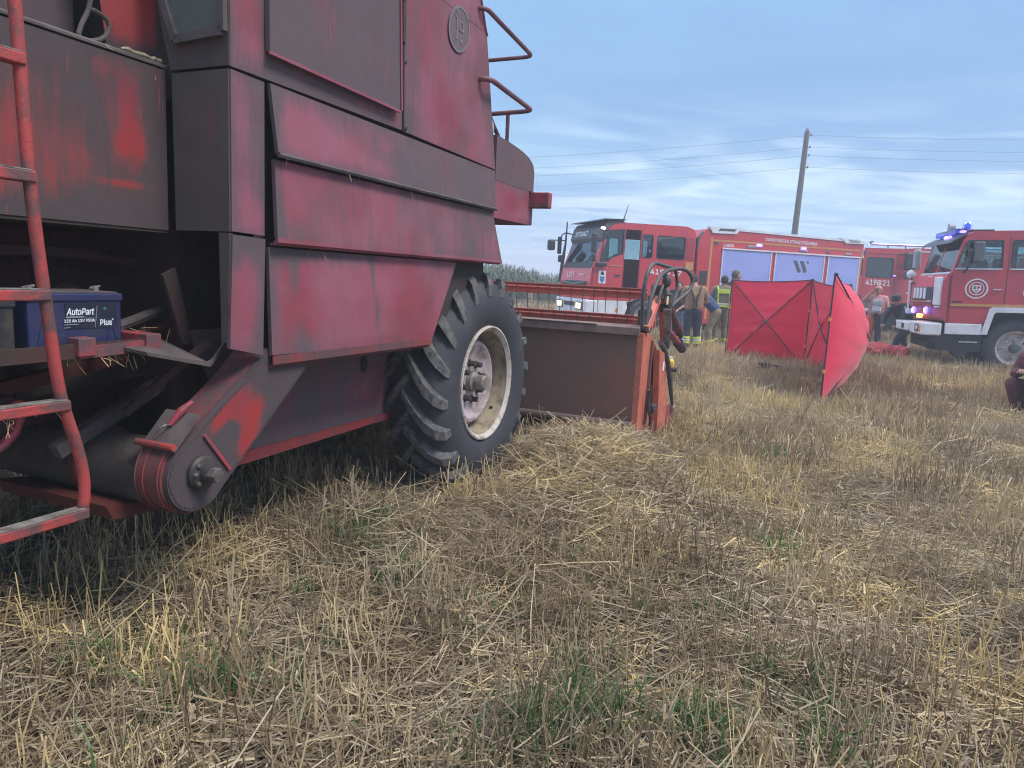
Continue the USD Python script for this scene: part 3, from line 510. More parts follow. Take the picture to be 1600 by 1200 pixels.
sheet('tank_rear', [(2.09, -2.40, 2.19), (2.09, -2.103, 2.19), (2.09, -2.103, 3.55), (2.09, -2.75, 3.55)], .85, [(0, 2.3, 9, .1, -.1)], nu=20, nv=40, out=(0, -1, 0), seed=9, mat='combine_rear_paint')
fr = [((-2.352, 2.292), (-2.118, 2.304)), ((-2.118, 2.304), (-2.118, 2.9)), ((-2.352, 2.292), (-2.60, 2.9))]
part('window_frame', cat([beam((a[0], 2.075, a[1]), (b[0], 2.075, b[1]), .03, .022, (0, 1, 0)) for a, b in fr]), 'dust_grey')
part('dusty_window', extr([(-2.34, 2.30), (-2.13, 2.312), (-2.13, 2.9), (-2.58, 2.9)], 2.078, 2.084, 'y'), plain('dusty_pane', (.10, .105, .10), .6, (.075, .08, .075), 7), label='grey dusty pane in the upper rear wall')
# emblem on the tank side: a ring with a letter-like mark
ea = np.linspace(0, 2 * np.pi, 40, endpoint=False)
def ell(r, s=1.0): return [(3.822 + r * .125 * math.cos(a) + .018 * r * math.sin(a), 2.862 + r * .128 * math.sin(a)) for a in ea]
part('emblem', extr(Polygon(ell(1), [ell(.9)]), v + .004, v + .008), 'emblem_grey', label='faded round maker emblem')
part('emblem', extr(Polygon(ell(.9)), v + .003, v + .0055), plain('emblem_dark', (.115, .085, .10), .7, (.15, .09, .11), 30))
part('emblem', cat([box((v + .006, 3.785, 2.80), (v + .0085, 3.80, 2.925)), box((v + .006, 3.77, 2.912), (v + .0085, 3.80, 2.925)), box((v + .006, 3.815, 2.855), (v + .0085, 3.872, 2.868)), box((v + .006, 3.815, 2.868), (v + .0085, 3.828, 2.91)), box((v + .006, 3.86, 2.868), (v + .0085, 3.872, 2.91)), box((v + .006, 3.828, 2.90), (v + .0085, 3.86, 2.91)), box((v + .006, 3.835, 2.79), (v + .0085, 3.86, 2.815)), ico((v + .006, 3.792, 2.955), .012, 1, (.3, 1, 1))]), 'emblem_grey')
# three long side panels
sheet('side_panel', [(2.314, v + .030, 1.914), (4.372, v + .026, 1.912), (4.385, v + .004, 2.158), (2.296, v + .004, 2.178)], .56, [(2.50, 2.03, .14, .1, -.55), (2.72, 2.0, .16, .07, -.45), (3.0, 1.97, .2, .05, -.2), (3.25, 2.02, .3, .12, .3), (3.9, 2.03, .4, .1, .28), (2.3, 2.1, .05, .2, .3), (3.1, 2.08, .06, .04, -.3)], nu=80, nv=20, seed=10, dent=.005, label='upper long side panel, dust worn off to pink')
part('panel_lip', tube([(v + .034, 2.312, 1.908), (v + .034, 3.3, 1.907), (v + .030, 4.372, 1.908)], .011, 6), 'dust_grey')
sheet('side_panel', [(2.308, v + .032, 1.580), (4.500, v + .030, 1.575), (4.372, v + .006, 1.892), (2.318, v + .006, 1.892)], .27, [(2.33, 1.7, .03, .3, .5), (2.9, 1.72, .7, .09, .12), (4.2, 1.72, .5, .3, .36), (3.4, 1.78, .5, .09, .1), (2.4, 1.62, .1, .05, .35)], nu=80, nv=22, seed=11, dent=.006, label='middle long side panel, flared out at its foot')
part('panel_lip', extr([(v + .034, 1.580), (v + .034, 1.562), (v + .012, 1.550), (v - .01, 1.550), (v - .01, 1.560), (v + .008, 1.560), (v + .024, 1.580)], 2.308, 4.495, 'y'), 'combine_paint', .28)
sheet('side_panel', [(2.303, v + .008, 1.098), (3.624, v + .004, 1.075), (3.925, v - .012, 1.542), (2.303, v - .012, 1.542)], .06, [(2.5, 1.53, .4, .055, .7), (2.32, 1.3, .04, .3, .5), (3.0, 1.52, .25, .05, .25), (2.45, 1.42, .03, .1, .5), (3.02, 1.42, .02, .14, .75), (3.05, 1.25, .025, .1, .8), (2.5, 1.12, .12, .07, .55), (3.55, 1.3, .16, .2, .3), (2.48, 1.2, .05, .07, .35), (3.7, 1.5, .2, .1, .3)], nu=64, nv=34, seed=12, dent=.007, crown=.012, label='lower side panel, bright pink where dust is rubbed off')
part('panel_lip', cat([extr([(v + .012, 1.094), (v + .012, 1.058), (v - .012, 1.040), (v - .018, 1.046), (v + .004, 1.062), (v + .004, 1.094)], 2.305, 3.603, 'y'), ]), 'combine_bright_paint', .62)
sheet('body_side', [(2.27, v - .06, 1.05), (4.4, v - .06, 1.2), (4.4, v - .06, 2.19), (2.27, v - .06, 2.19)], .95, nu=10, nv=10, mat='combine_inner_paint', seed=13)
# rear box that the battery shelf hangs under
sheet('rear_box_side', [(.35, -2.42, 1.590), (2.083, -2.42, 1.586), (2.083, -2.42, 2.190), (.35, -2.42, 2.186)], .80, [(1.92, 2.0, .045, .14, -.72), (1.95, 1.93, .05, .05, -.35), (1.885, 1.88, .03, .05, -.5), (1.97, 1.87, .025, .05, -.5), (1.82, 2.14, .04, .03, -.3), (1.9, 1.74, .11, .012, -.5), (1.46, 1.82, .07, .14, -.36), (1.62, 1.83, .1, .12, -.22), (1.74, 1.80, .05, .05, -.2), (1.6, 1.6, .6, .05, .35)], nu=110, nv=50, seed=14, edge=.2, label='big dusty rear side wall with bright rubbed patches', mat='combine_bright_paint')
part('rear_box_top', extr([(-2.80, 2.196), (-2.415, 2.196), (-2.415, 2.204), (-2.428, 2.214), (-2.80, 2.214)], .35, 2.083, 'y'), 'dust_grey')
part('dust_ridge', tube(np.c_[np.full(14, -2.427), np.linspace(1.9, 2.08, 14), 2.216 + R.normal(0, .002, 14)], np.r_[.003, R.uniform(.008, .014, 12), .003], 6), 'straw_grey')
part('rear_box_floor', box((-3.2, .35, 1.575), (-2.425, 2.08, 1.586)), 'combine_inner_paint', .8)
for (a, b, zz) in [((-2.80), -2.78, 2.214)]:
    sheet('engine_wall', [(.35, -2.80, 2.214), (1.99, -2.80, 2.214), (1.99, -2.80, 3.3), (.35, -2.80, 3.3)], .95, [(1.6, 2.5, .3, .3, -.2)], nu=30, nv=30, seed=15)
sheet('tank_chute', [(2.0, -2.62, 2.214), (2.19, -2.50, 2.214), (2.19, -2.50, 3.2), (1.86, -2.62, 3.2)], .2, [(2.1, 2.24, .3, .06, .7), (2.16, 2.4, .03, .3, .3)], nu=24, nv=34, mat='combine_bright_paint', seed=16, label='red slanting chute beside the tank window', out=(1, -1, 0))
rod = bend(Pv((1.87, -2.5, 2.9), (1.845, -2.5, 2.42), (1.835, -2.5, 2.335), (1.80, -2.5, 2.26), (1.795, -2.5, 2.226), (1.835, -2.5, 2.228), (1.905, -2.5, 2.275), (1.913, -2.5, 2.31), (1.88, -2.5, 2.333), (1.835, -2.5, 2.335)), 40)
part('rod_handle', tube(rod, .0085, 8), 'dust_grey', label='bent steel rod with a loop')
# body core, straw walker hood and floor (dark inside)
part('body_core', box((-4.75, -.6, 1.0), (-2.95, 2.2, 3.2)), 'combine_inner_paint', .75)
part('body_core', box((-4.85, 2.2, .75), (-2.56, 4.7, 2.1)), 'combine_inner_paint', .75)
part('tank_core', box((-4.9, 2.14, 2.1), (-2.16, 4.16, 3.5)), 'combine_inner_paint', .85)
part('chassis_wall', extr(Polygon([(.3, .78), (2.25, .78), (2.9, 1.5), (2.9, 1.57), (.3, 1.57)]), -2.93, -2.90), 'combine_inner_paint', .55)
# things seen in the open bay
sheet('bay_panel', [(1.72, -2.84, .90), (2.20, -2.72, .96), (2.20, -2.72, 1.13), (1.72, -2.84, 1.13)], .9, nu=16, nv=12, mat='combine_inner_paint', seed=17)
part('brace', beam((-2.62, 1.72, .728), (-2.62, 2.30, .985), .05, .055), 'dust_grey', label='slanting dusty brace under the bay')
part('brace', beam((-2.70, 1.2, .92), (-2.70, 2.1, 1.06), .04, .05), 'combine_inner_paint', .5)
part('brace', beam((-2.5, 1.93, .86), (-2.3, 2.16, 1.15), .05, .03), 'combine_inner_paint', .6)
part('pipe', tube(bend(Pv((1.0, -2.62, 1.46), (1.5, -2.66, 1.475), (2.0, -2.7, 1.47), (2.2, -2.75, 1.44)), 12), .022, 8), 'combine_inner_paint', .6)
part('pipe', tube(bend(Pv((1.2, -2.6, 1.30), (1.5, -2.75, 1.42), (1.8, -2.85, 1.46)), 12), .012, 8), 'dark_steel')
part('straw_bundle', tube(bend(Pv((1.9, -2.62, 1.185), (2.0, -2.6, 1.20), (2.12, -2.6, 1.235), (2.2, -2.62, 1.25)), 8), .022, 7), 'dust_grey')
part('pipe', tube(bend(Pv((1.92, -2.58, 1.145), (2.05, -2.56, 1.165), (2.2, -2.58, 1.19)), 8), .013, 7), 'combine_inner_paint', .5)
part('bay_plate', extr([(2.04, 1.41), (2.10, 1.44), (2.16, 1.2), (2.16, 1.13), (2.13, 1.13)], -2.42, -2.405), 'combine_inner_paint', .75)
part('bay_plate', extr([(1.84, 1.2), (2.08, 1.2), (2.06, 1.33), (1.96, 1.36), (1.84, 1.30)], -2.88, -2.87), 'combine_bright_paint', .62)
# shelf with square tube ends
part('battery_shelf', cat([rbox((-2.75, .6, 1.118), (-2.335, 1.80, 1.150), .006), beam((-2.325, .6, 1.134), (-2.325, 1.935, 1.150), .012, .05)]), 'combine_inner_paint', .6)
part('shelf_edge', beam((-2.316, 1.62, 1.140), (-2.316, 1.90, 1.150), .006, .042), 'worn_red')
for u in (1.640, 1.905): part('tube_end', rbox((-2.60, u - .032, 1.128), (-2.300, u + .032, 1.192), .004), 'worn_red')
part('tray_plate', cat([extr(Polygon([(1.78, 1.142), (1.79, 1.128), (2.07, 1.062), (2.085, 1.072), (2.13, 1.13), (2.155, 1.15), (2.150, 1.158), (2.085, 1.09), (2.06, 1.082)]), -2.205, -2.195), trimesh.Trimesh([(-2.2, 1.78, 1.142), (-2.2, 2.07, 1.078), (-2.55, 2.10, 1.16), (-2.55, 1.80, 1.165), (-2.2, 1.78, 1.130), (-2.2, 2.07, 1.066), (-2.55, 2.10, 1.15), (-2.55, 1.80, 1.155)], [[0, 1, 2], [0, 2, 3], [4, 6, 5], [4, 7, 6], [0, 4, 1], [1, 4, 5], [1, 5, 2], [2, 5, 6], [2, 6, 3], [3, 6, 7], [3, 7, 0], [0, 7, 4]])]), 'dust_grey', label='bent dusty tray plate behind the battery shelf')
part('clod', ico((-2.2, 2.155, 1.162), .012, 2, (.8, 1, 1.3)), 'dust_grey')
# lower housing behind the drive: horizontal drum, trough at the rear
plain('drum_dust', (.062, .05, .045), .9, (.038, .03, .028), 6, bump=.4, bscale=60)
part('drum', lathe([(0, -2.282), (.125, -2.282), (.13, -2.30), (.13, -3.3), (0, -3.3)], (0, 1.935, .645), 'x', 36), 'drum_dust', smooth=35, label='dusty drum behind the drive cover')
part('drum_band', lathe([(.10, -2.62), (.145, -2.62), (.145, -2.66), (.10, -2.66)], (0, 1.935, .645), 'x', 36), 'combine_inner_paint', .4)
part('drum_shoe', extr([(1.72, .56), (1.75, .50), (1.98, .48), (2.1, .5), (2.1, .53), (1.98, .52)], -3.0, -2.35), 'combine_inner_paint', .35)
tr = bend(Pv((.4, -2.6, .80), (1.2, -2.6, .74), (1.45, -2.6, .76), (1.56, -2.6, .83), (1.58, -2.6, .95)), 24)
part('trough_rim', tube(tr, .018, 8), 'worn_red'); part('trough', extr(Polygon([(p[1], p[2] + .01) for p in tr] + [(.4, .95)]), -3.2, -2.62), 'combine_inner_paint', .7)
part('trough_dust', extr(Polygon([(.4, .82), (1.2, .79), (1.48, .80), (1.5, .86), (1.0, .84), (.4, .87)]), -2.9, -2.605), 'dust_grey')
part('post', cyl((-2.62, 1.28, .78), (-2.62, 1.28, 1.12), .02, 8), 'combine_inner_paint', .3)
# --- drive cover: a box with one round end
KEEP = combine.off.copy(); combine.off = KEEP + [.07, -.066, .023]   # the whole cover sits a little deeper, behind the panel's foot
arc0, arc1 = math.radians(135.5), math.radians(321)
face = [(1.867 + .139 * math.cos(a), .690 + .139 * math.sin(a)) for a in np.linspace(arc0, arc1, 26)] + [(2.60, 1.146), (2.23, 1.146), (2.121, 1.034)]
fo = Polygon(face)
o = part('drive_cover', cat([extr(fo, -2.072, -2.050)]), 'combine_bright_paint', label='slanting drive cover with a round lower end, red paint showing')
vv = np.array(UsdGeom.Mesh(o[2]).GetPointsAttr().Get()) + combine.off
# the face again as a fine grid so that its rubbed patch has a shape
gu, gz = np.meshgrid(np.linspace(1.7, 2.62, 110), np.linspace(.53, 1.15, 70), indexing='ij')
import shapely
ins = shapely.contains_xy(fo.buffer(-.004), gu, gz); ix = np.arange(gu.size).reshape(gu.shape)
ok = ins[:-1, :-1] & ins[1:, :-1] & ins[1:, 1:] & ins[:-1, 1:]; a, b, c, d = (q[ok] for q in (ix[:-1, :-1], ix[1:, :-1], ix[1:, 1:], ix[:-1, 1:]))
gm = trimesh.Trimesh(np.c_[np.full(gu.size, -2.047), gu.ravel(), gz.ravel()], np.vstack([np.c_[a, b, c], np.c_[a, c, d]]), process=False)
o2 = obj('cover_face', gm, 'combine_bright_paint', (o[0], o[1]))
def bl(u, z, ru, rz, am, an=0.0):
    ca, sa = math.cos(an), math.sin(an); du, dz = gu - u, gz - z
    return am * np.exp(-((du * ca + dz * sa) / ru) ** 2 - ((-du * sa + dz * ca) / rz) ** 2)
dm = 1.12 + bl(2.06, .93, .11, .045, -1.1, .8) + bl(2.13, .84, .06, .10, -1.0, -.3) + bl(1.98, .89, .07, .03, -.7, .85) + bl(2.10, .75, .05, .05, -.8) + bl(2.03, .83, .035, .05, .8, .5) + bl(2.2, .93, .05, .05, -.3) + (meshkit.fbm(np.stack([gu, gz, gu * 0], -1) * 9, 5, 5) - .5) * .9
dirt_prim(o2, dm.ravel()); paint(o, 1.12)
band = Polygon([(1.867 + .150 * math.cos(a), .690 + .150 * math.sin(a)) for a in np.linspace(arc0, arc1, 30)] + [(2.595, 1.14), (2.22, 1.14), (2.115, 1.045)])
part('cover_band', extr(band, -2.205, -2.074), 'combine_bright_paint', .68)
for vv_ in (-2.20, -2.16, -2.085):
    ring = [(vv_, 1.867 + .153 * math.cos(a), .690 + .153 * math.sin(a)) for a in np.linspace(arc0 - .05, math.radians(300), 24)]
    part('band_hoop', tube(ring, .0035, 6), 'combine_bright_paint', .55)
tdir = np.array([.70, .714])
def onb(s, off=0.0): # point on the cover's upper slanting side, s metres up from the tangent point, as (u, z)
    t0 = np.array([1.867 + .150 * math.cos(arc0), .690 + .150 * math.sin(arc0)]); n2 = np.array([-tdir[1], tdir[0]]); p = t0 + tdir * s + n2 * off; return p
def bandplate(s0, s1, h, mat, x0=-2.212, x1=-2.045, **k):
    q = [onb(s0), onb(s1), onb(s1, h), onb(s0, h)]; return part('cover_flap', extr(Polygon([tuple(p) for p in q]), x0, x1), mat, **k)
bandplate(.0, .17, .014, 'dust_grey')
p0 = onb(.012, .02); part('hinge', cyl((-2.235, p0[0], p0[1]), (-2.04, p0[0], p0[1]), .013, 10), 'ladder_red')
pa, pb = onb(.10, .022), onb(.21, .03); part('latch', tube([(-2.13, pa[0], pa[1]), (-2.11, (pa[0] + pb[0]) / 2, (pa[1] + pb[1]) / 2 + .01), (-2.09, pb[0], pb[1])], [.010, .016, .009], 8), 'worn_red')
part('latch', tube(bend([(-2.16, onb(.03, .03)[0], onb(.03, .03)[1]), (-2.12, onb(.08, .05)[0], onb(.08, .05)[1]), (-2.13, pa[0], pa[1])], 8), .004, 6), 'bare_steel')
part('cover_rib', beam((-2.043, 1.894, .841), (-2.043, 2.018, .679), .014, .012, (1, 0, 0)), 'worn_red')
hub = part('hub_boss', lathe([(0, -1.985), (.034, -1.985), (.036, -1.99), (.036, -2.012), (.058, -2.018), (.066, -2.03), (.066, -2.05), (0, -2.05)], (0, 1.876, .700), 'x', 24), 'dark_steel', smooth=30)
part('hub_nut', lathe([(0, -1.952), (.026, -1.952), (.029, -1.957), (.029, -1.99), (0, -1.99)], (0, 1.876, .700), 'x', 6), plain('hub_dull', (.13, .11, .105), .65, (.075, .062, .058), 25, metallic=.3), parent=sub(hub))
for a in (2.4, 3.1, 3.9): part('hub_bolt', ico((-2.016, 1.876 + .05 * math.cos(a), .70 + .05 * math.sin(a)), .011, 1), 'hub_dull', parent=sub(hub))
combine.off = KEEP
# sheet of the lower body ahead of the drive, with its bright bottom flange
sheet('lower_body_side', [(2.50, -2.45, .590), (3.95, -2.45, .590), (3.95, -2.45, 1.18), (2.2, -2.45, 1.18)], .74, [(3.5, .75, .2, .15, -.28), (2.9, .65, .4, .05, -.1)], nu=50, nv=24, seed=20, label='dusty purple lower side of the threshing body')
part('bottom_flange', extr([(2.42, .535), (3.95, .558), (3.95, .592), (2.42, .592)], -2.52, -2.435), 'combine_bright_paint', .36, label='bright red bottom flange')
part('body_hole', extr(Polygon([(3.448 + .028 * math.cos(a), .925 + .05 * math.sin(a)) for a in ea]), -2.46, -2.4385), 'inside_dark')
part('belly', box((-4.6, 2.3, .56), (-2.53, 4.6, .75)), 'combine_inner_paint', .7)
part('axle', cyl((-4.9, 4.45, .70), (-2.3, 4.45, .70), .11, 16), 'dark_steel')
# --- front wheel
wheel = group_part(combine, 'front_wheel'); WC = (0, 4.425, .732)
prof = [(.390, -2.125), (.42, -2.098), (.49, -2.078), (.56, -2.074), (.63, -2.090), (.684, -2.125), (.710, -2.17), (.720, -2.23), (.723, -2.30), (.720, -2.37), (.710, -2.43), (.684, -2.475), (.63, -2.508), (.56, -2.524), (.49, -2.522), (.42, -2.502), (.390, -2.475)]
tyre = part('tyre', lathe(prof + [prof[0]], WC, 'x', 90), 'rubber', parent=wheel, smooth=40)
def lug(k, side):
    """one bar of the tread: from the middle, slanting back over the shoulder on to the side wall"""
    a0 = 2 * math.pi * (k + (0.0 if side > 0 else .5)) / 20; mid = -2.30
    S = [(-.025, .720, .0), (.03, .720, .09), (.08, .716, .175), (.13, .707, .265), (.172, .688, .34), (.207, .652, .40), (.220, .605, .43)]
    hts = [.040, .048, .052, .054, .050, .028, .004]; wid = [.070, .080, .088, .094, .094, .080, .060]; V = []
    for (dx, r, ph), h, w in zip(S, hts, wid):
        x = mid + side * dx; nx = side * max(0, (dx - .13)) * 7; nr = 1.0; L = math.hypot(nx, nr); nx, nr = nx / L, nr / L
        for (q, ww) in ((0, .55), (1, .40)):
            for e in (-1, 1):
                hh = h * q - .012 * (1 - q); rr = r + nr * hh; xx = x + nx * hh; aa = a0 + (ph + e * w * ww * (1 if q == 0 else .9) / r)
                V.append((xx, WC[1] + rr * math.cos(aa), WC[2] + rr * math.sin(aa)))
    V = np.array(V); F = []
    for i in range(len(S) - 1):
        b = 4 * i; t = b + 4
        for (p, q) in ((0, 1), (1, 3), (3, 2), (2, 0)): F += [[b + p, b + q, t + q], [b + p, t + q, t + p]]
    F += [[0, 3, 1], [0, 2, 3]]; n = len(V) - 4; F += [[n, n + 1, n + 3], [n, n + 3, n + 2]]
    m = trimesh.Trimesh(V, F, process=False); m.fix_normals(); return m
for side in (1, -1):
    for k in range(20): part('lug', lug(k, side), 'rubber_worn', parent=wheel, smooth=28)
part('rim', lathe([(0.334, -2.40), (0.3386, -2.27), (0.3523, -2.19), (0.3642, -2.165), (0.3587, -2.135), (0.3697, -2.112), (0.3889, -2.098), (0.3971, -2.106), (0.3971, -2.14), (0.3843, -2.20), (0.366, -2.40), (0.334, -2.40)], WC, 'x', 72), 'rim_rust', parent=wheel, smooth=40)
part('rim_flange', lathe([(0.3623, -2.118), (0.3751, -2.104), (0.388, -2.092), (0.3989, -2.096), (0.4008, -2.112), (0.3935, -2.122), (0.3623, -2.122)], WC, 'x', 72), 'rim_chalk', parent=wheel, smooth=40)
part('wheel_disc', lathe([(0, -2.240), (.10, -2.238), (.20, -2.232), (.235, -2.212), (.262, -2.195), (.283, -2.200), (.296, -2.228), (.305, -2.262), (.338, -2.27), (.338, -2.285), (0, -2.285)], WC, 'x', 64), 'rim_pink', parent=wheel, smooth=30)
part('hub', lathe([(0, -2.116), (0.0412, -2.116), (0.0512, -2.124), (0.0512, -2.191), (0.0714, -2.201), (0.0714, -2.236), (0, -2.236)], WC, 'x', 28), 'bare_steel', parent=wheel, smooth=30)
for k in range(8):
    a = k * math.pi / 4 + .2; c = np.array([0, WC[1] + .133 * math.cos(a), WC[2] + .133 * math.sin(a)])
    part('wheel_nut', lathe([(0, -2.188), (0.0183, -2.188), (0.0201, -2.192), (0.0201, -2.232), (0.0311, -2.232), (0.0311, -2.238), (0, -2.238)], c, 'x', 6), 'dark_steel', parent=wheel)
part('valve', ico((-2.19, WC[1] + .27, WC[2] - .22), .012, 2), 'dark_steel', parent=wheel)
# the wheel on the far side, and the steered rear axle's nearer wheel far behind
far = group_part(combine, 'front_wheel')
part('tyre', lathe([(r, x - 2.55) for r, x in prof] + [(prof[0][0], prof[0][1] - 2.55)], WC, 'x', 60), 'rubber', parent=far, smooth=40)
part('rim', lathe([(0, -4.75), (.43, -4.70), (.43, -5.0), (0, -4.95)], WC, 'x', 40), 'rim_rust', parent=far)
# --- operator's platform ahead of the tank
pl = [(4.402, 1.858), (5.075, 1.862), (5.075, 2.25), (5.045, 2.30), (4.97, 2.335), (4.85, 2.36), (4.66, 2.378), (4.40, 2.392)]
part('platform', extr(Polygon(pl), -4.7, -2.118), 'combine_paint', .72)
sheet('platform_side', [(4.402, v, 1.858), (5.075, v, 1.862), (5.075, v, 2.10), (4.402, v, 2.10)], .14, [(4.75, 2.1, .5, .06, .35)], nu=40, nv=16, seed=22, edge=.1)
po = Polygon([(4.402, 2.102), (5.075, 2.102), (5.075, 2.25), (5.045, 2.30), (4.97, 2.335), (4.85, 2.36), (4.66, 2.378), (4.402, 2.392)])
part('platform_side', extr(po, v - .016, v), 'combine_paint', .78, label='dark rounded upper platform side')
part('lamp_box', cat([rbox((-2.14, 5.0, 1.985), (-1.945, 5.075, 2.098), .008), box((-2.17, 4.99, 2.093), (-2.08, 5.08, 2.105))]), 'worn_red', label='square red marker box sticking out')
pts = fillet([(-2.16, 4.06, 3.063), (-2.055, 4.08, 3.06), (-2.125, 4.99, 3.05), (-2.6, 5.0, 3.05)], .07)
part('handrail', tube(pts, .015, 8), 'rail_paint', smooth=True)
pts = fillet([(-2.16, 4.10, 2.67), (-2.03, 4.124, 2.665), (-2.08, 4.93, 2.66), (-2.6, 4.985, 2.66)], .07)
hr = part('handrail', tube(pts, .017, 8), 'rail_paint', smooth=True)
part('rail_post', cyl((-2.297, 4.985, 2.66), (-2.297, 4.985, 2.36), .015, 8), 'rail_paint', parent=sub(hr))
part('rail_brace', cyl((-2.35, 4.5, 2.80), (-2.30, 4.97, 2.38), .015, 8), 'dark_steel', parent=sub(hr))
part('work_lamp', ico((-2.32, 4.72, 2.50), .075, 2, (.5, .55, 1)), 'print_grey')
# wisps of straw caught on the machine
rw = np.random.default_rng(31); W = []
for (x0, u0, z0, n, dx, du, dz) in [(-2.0, 1.12, 1.02, 14, .02, .2, .0), (-2.43, 1.9, 2.215, 8, .01, .25, .0), (-2.33, 1.72, 1.12, 12, .05, .12, .0), (-2.5, 1.98, 1.2, 16, .1, .12, .01), (-2.12, 3.1, 1.545, 5, .01, .7, 0.0), (-2.075, 3.0, 1.912, 7, .005, .8, 0)]:
    p = np.array([x0, u0, z0]) + rw.uniform(-1, 1, (n, 3)) * [dx, du, dz]; L = rw.uniform(.02, .075, n); d = np.c_[rw.normal(0, .5, n), rw.normal(0, .6, n), -np.abs(rw.normal(.8, .4, n))]; d /= np.linalg.norm(d, axis=1, keepdims=True)
    W.append(stalks(np.stack([p, p + d * L[:, None] * .5 + rw.normal(0, .003, (n, 3)), p + d * L[:, None]], 1), np.full((n, 3), .0011)))
ws = part('straw_wisps', cat(W), 'straw'); tag(ws[2], None, None, None, 'stuff')
# --- rear ladder
lad = group_part(combine, 'ladder', None)
lx = -2.0
st = bend([(lx, 1.255, 2.25), (lx, 1.268, 1.97), (lx, 1.278, 1.675), (lx, 1.30, 1.40), (lx, 1.318, 1.22), (lx + .0, 1.338, 1.06), (lx, 1.350, 1.01), (lx, 1.388, .70)], 40)
part('stile', tube(st, .0165, 10), 'ladder_red', parent=lad, smooth=True)
part('stile', tube(st - np.array([0, .42, 0]), .0165, 10), 'ladder_red', parent=lad, smooth=True)
for (zz, uu) in [(1.972, 1.262), (1.675, 1.275), (1.358, 1.30), (1.040, 1.342), (.700, 1.385)]:
    part('rung', rbox((lx - .022, uu - .42, zz - .017), (lx + .022, uu + .012, zz + .013), .004), 'ladder_red', parent=lad)
    part('rung_tread', box((lx - .020, uu - .41, zz + .0135), (lx + .020, uu, zz + .0165)), 'bare_steel', parent=lad)
for zz in (1.2, 2.1): part('ladder_bracket', beam((lx, .90, zz), (-2.42, .90, zz), .03, .03), 'ladder_red', parent=lad)

# ------------------------------------------------------------------ batteries on the shelf
def battery(label, u0, u1, z0, z1, mat, txt):
    t = Thing('battery', label, 'battery', (*cw((u0 + u1) / 2, -2.46), z0), -23.4, (-2.46, (u0 + u1) / 2, z0))
    obj('case', rbox((-2.60, u0, z0), (-2.352, u1, z1 - .02), .008), mat, t)
    obj('lid', rbox((-2.605, u0 - .004, z1 - .030), (-2.347, u1 + .004, z1), .006), mat, t)
    obj('dust_layer', box((-2.595, u0 + .01, z1), (-2.36, u1 - .01, z1 + .004)), 'dust_grey', t)
    if txt:
        for u in (u0 + .05, u1 - .05): obj('terminal', cat([cyl((-2.42, u, z1), (-2.42, u, z1 + .022), .011, 10), tube([(-2.42, u - .02, z1 + .014), (-2.44, u + .03, z1 + .02), (-2.52, u + .05, z1 + .005)], .005, 6)]), 'bare_steel', t)
        x = -2.350; Y, Z = (0, 1, 0), (0, 0, 1)
        lb = obj('label_plate', box((-2.352, u0 + .125, z0 + .07), (x + .0005, u1 - .02, z1 - .035)), plain('label_dark', (.012, .013, .03), .35, (.018, .02, .04), 10), t); x += .001
        lab = (t, lb[1])
        obj('lettering', text_on('AutoPart', .022, (x, 1.602, 1.268), (0, 1, .0), (0, .18, 1), .098, depth=.001), 'print_white', lab)
        obj('lettering', text_on('125 Ah 12V 950A', .010, (x, 1.592, 1.243), Y, Z, .112, depth=.001), 'print_white', lab)
        obj('lettering', text_on('Plus', .020, (x, 1.722, 1.229), Y, Z, .047, depth=.001), 'print_white', lab)
        obj('lettering', text_on('+', .010, (x, 1.768, 1.245), Y, Z, depth=.001), 'print_white', lab)
        obj('stripe', beam((x, 1.704, 1.222), (x, 1.714, 1.298), .001, .004, (1, 0, 0)), 'print_grey', lab)
        obj('stripe', cat([box((x, 1.600, 1.259), (x + .001, 1.665, 1.2625)), box((x, 1.592, 1.234), (x + .001, 1.645, 1.236)), box((x, 1.592, 1.224), (x + .001, 1.615, 1.2255)), box((x, 1.60, 1.258), (x + .001, 1.70, 1.2585))]), 'print_grey', lab)
        obj('stripe', cat([box((x, 1.739, 1.290), (x + .001, 1.748, 1.292)), box((x, 1.739, 1.284), (x + .001, 1.741, 1.292)), box((x, 1.746, 1.284), (x + .001, 1.748, 1.292)), box((x, 1.739, 1.284), (x + .001, 1.748, 1.286))]), plain('print_green', (.05, .4, .15), .5), lab)
        for u in (u0 + .03, u1 - .06): obj('case_rib', cat([beam((-2.351, u, z0 + .02), (-2.351, u + .02, z0 + .10), .004, .008), beam((-2.351, u + .04, z0 + .02), (-2.351, u + .02, z0 + .10), .004, .008)]), mat, t)
battery('dark blue battery with white lettering on the rear shelf of the combine', 1.475, 1.812, 1.150, 1.342, 'battery_blue', True)
battery('plain black battery left of the blue one, partly behind the ladder', 1.12, 1.435, 1.150, 1.325, 'battery_black', False)
for k in range(3):
    pass

# ------------------------------------------------------------------ grain header on the front of the combine (same local axes)
hd = Thing('grain_header', 'wide orange red grain header with reel, resting in the stubble ahead of the wheel', 'header', (*cw(6.3, -3.5), 0), -23.4, (-3.5, 6.3, 0))
XL, XR = -5.62, -1.40
def hp(name, mesh, mat, parent=None, **k): return obj(name, mesh, mat, parent or hd, **k)
hp('back_sheet', extr(Polygon([(5.80, .31), (5.86, .22), (5.90, .22), (5.83, .33), (5.83, 1.06), (5.80, 1.06)]), XL, XR), 'header_brown', label='brown dusty back sheet of the header')
hp('top_rail', extr(Polygon([(5.775, 1.045), (5.77, 1.105), (5.80, 1.13), (5.95, 1.115), (5.95, 1.10), (5.82, 1.10), (5.80, 1.045)]), XL, XR + .02), 'header_dusty', smooth=False)
hp('top_lip', box((XL, 5.765, 1.108), (XR - .35, 5.785, 1.118)), 'dust_grey')
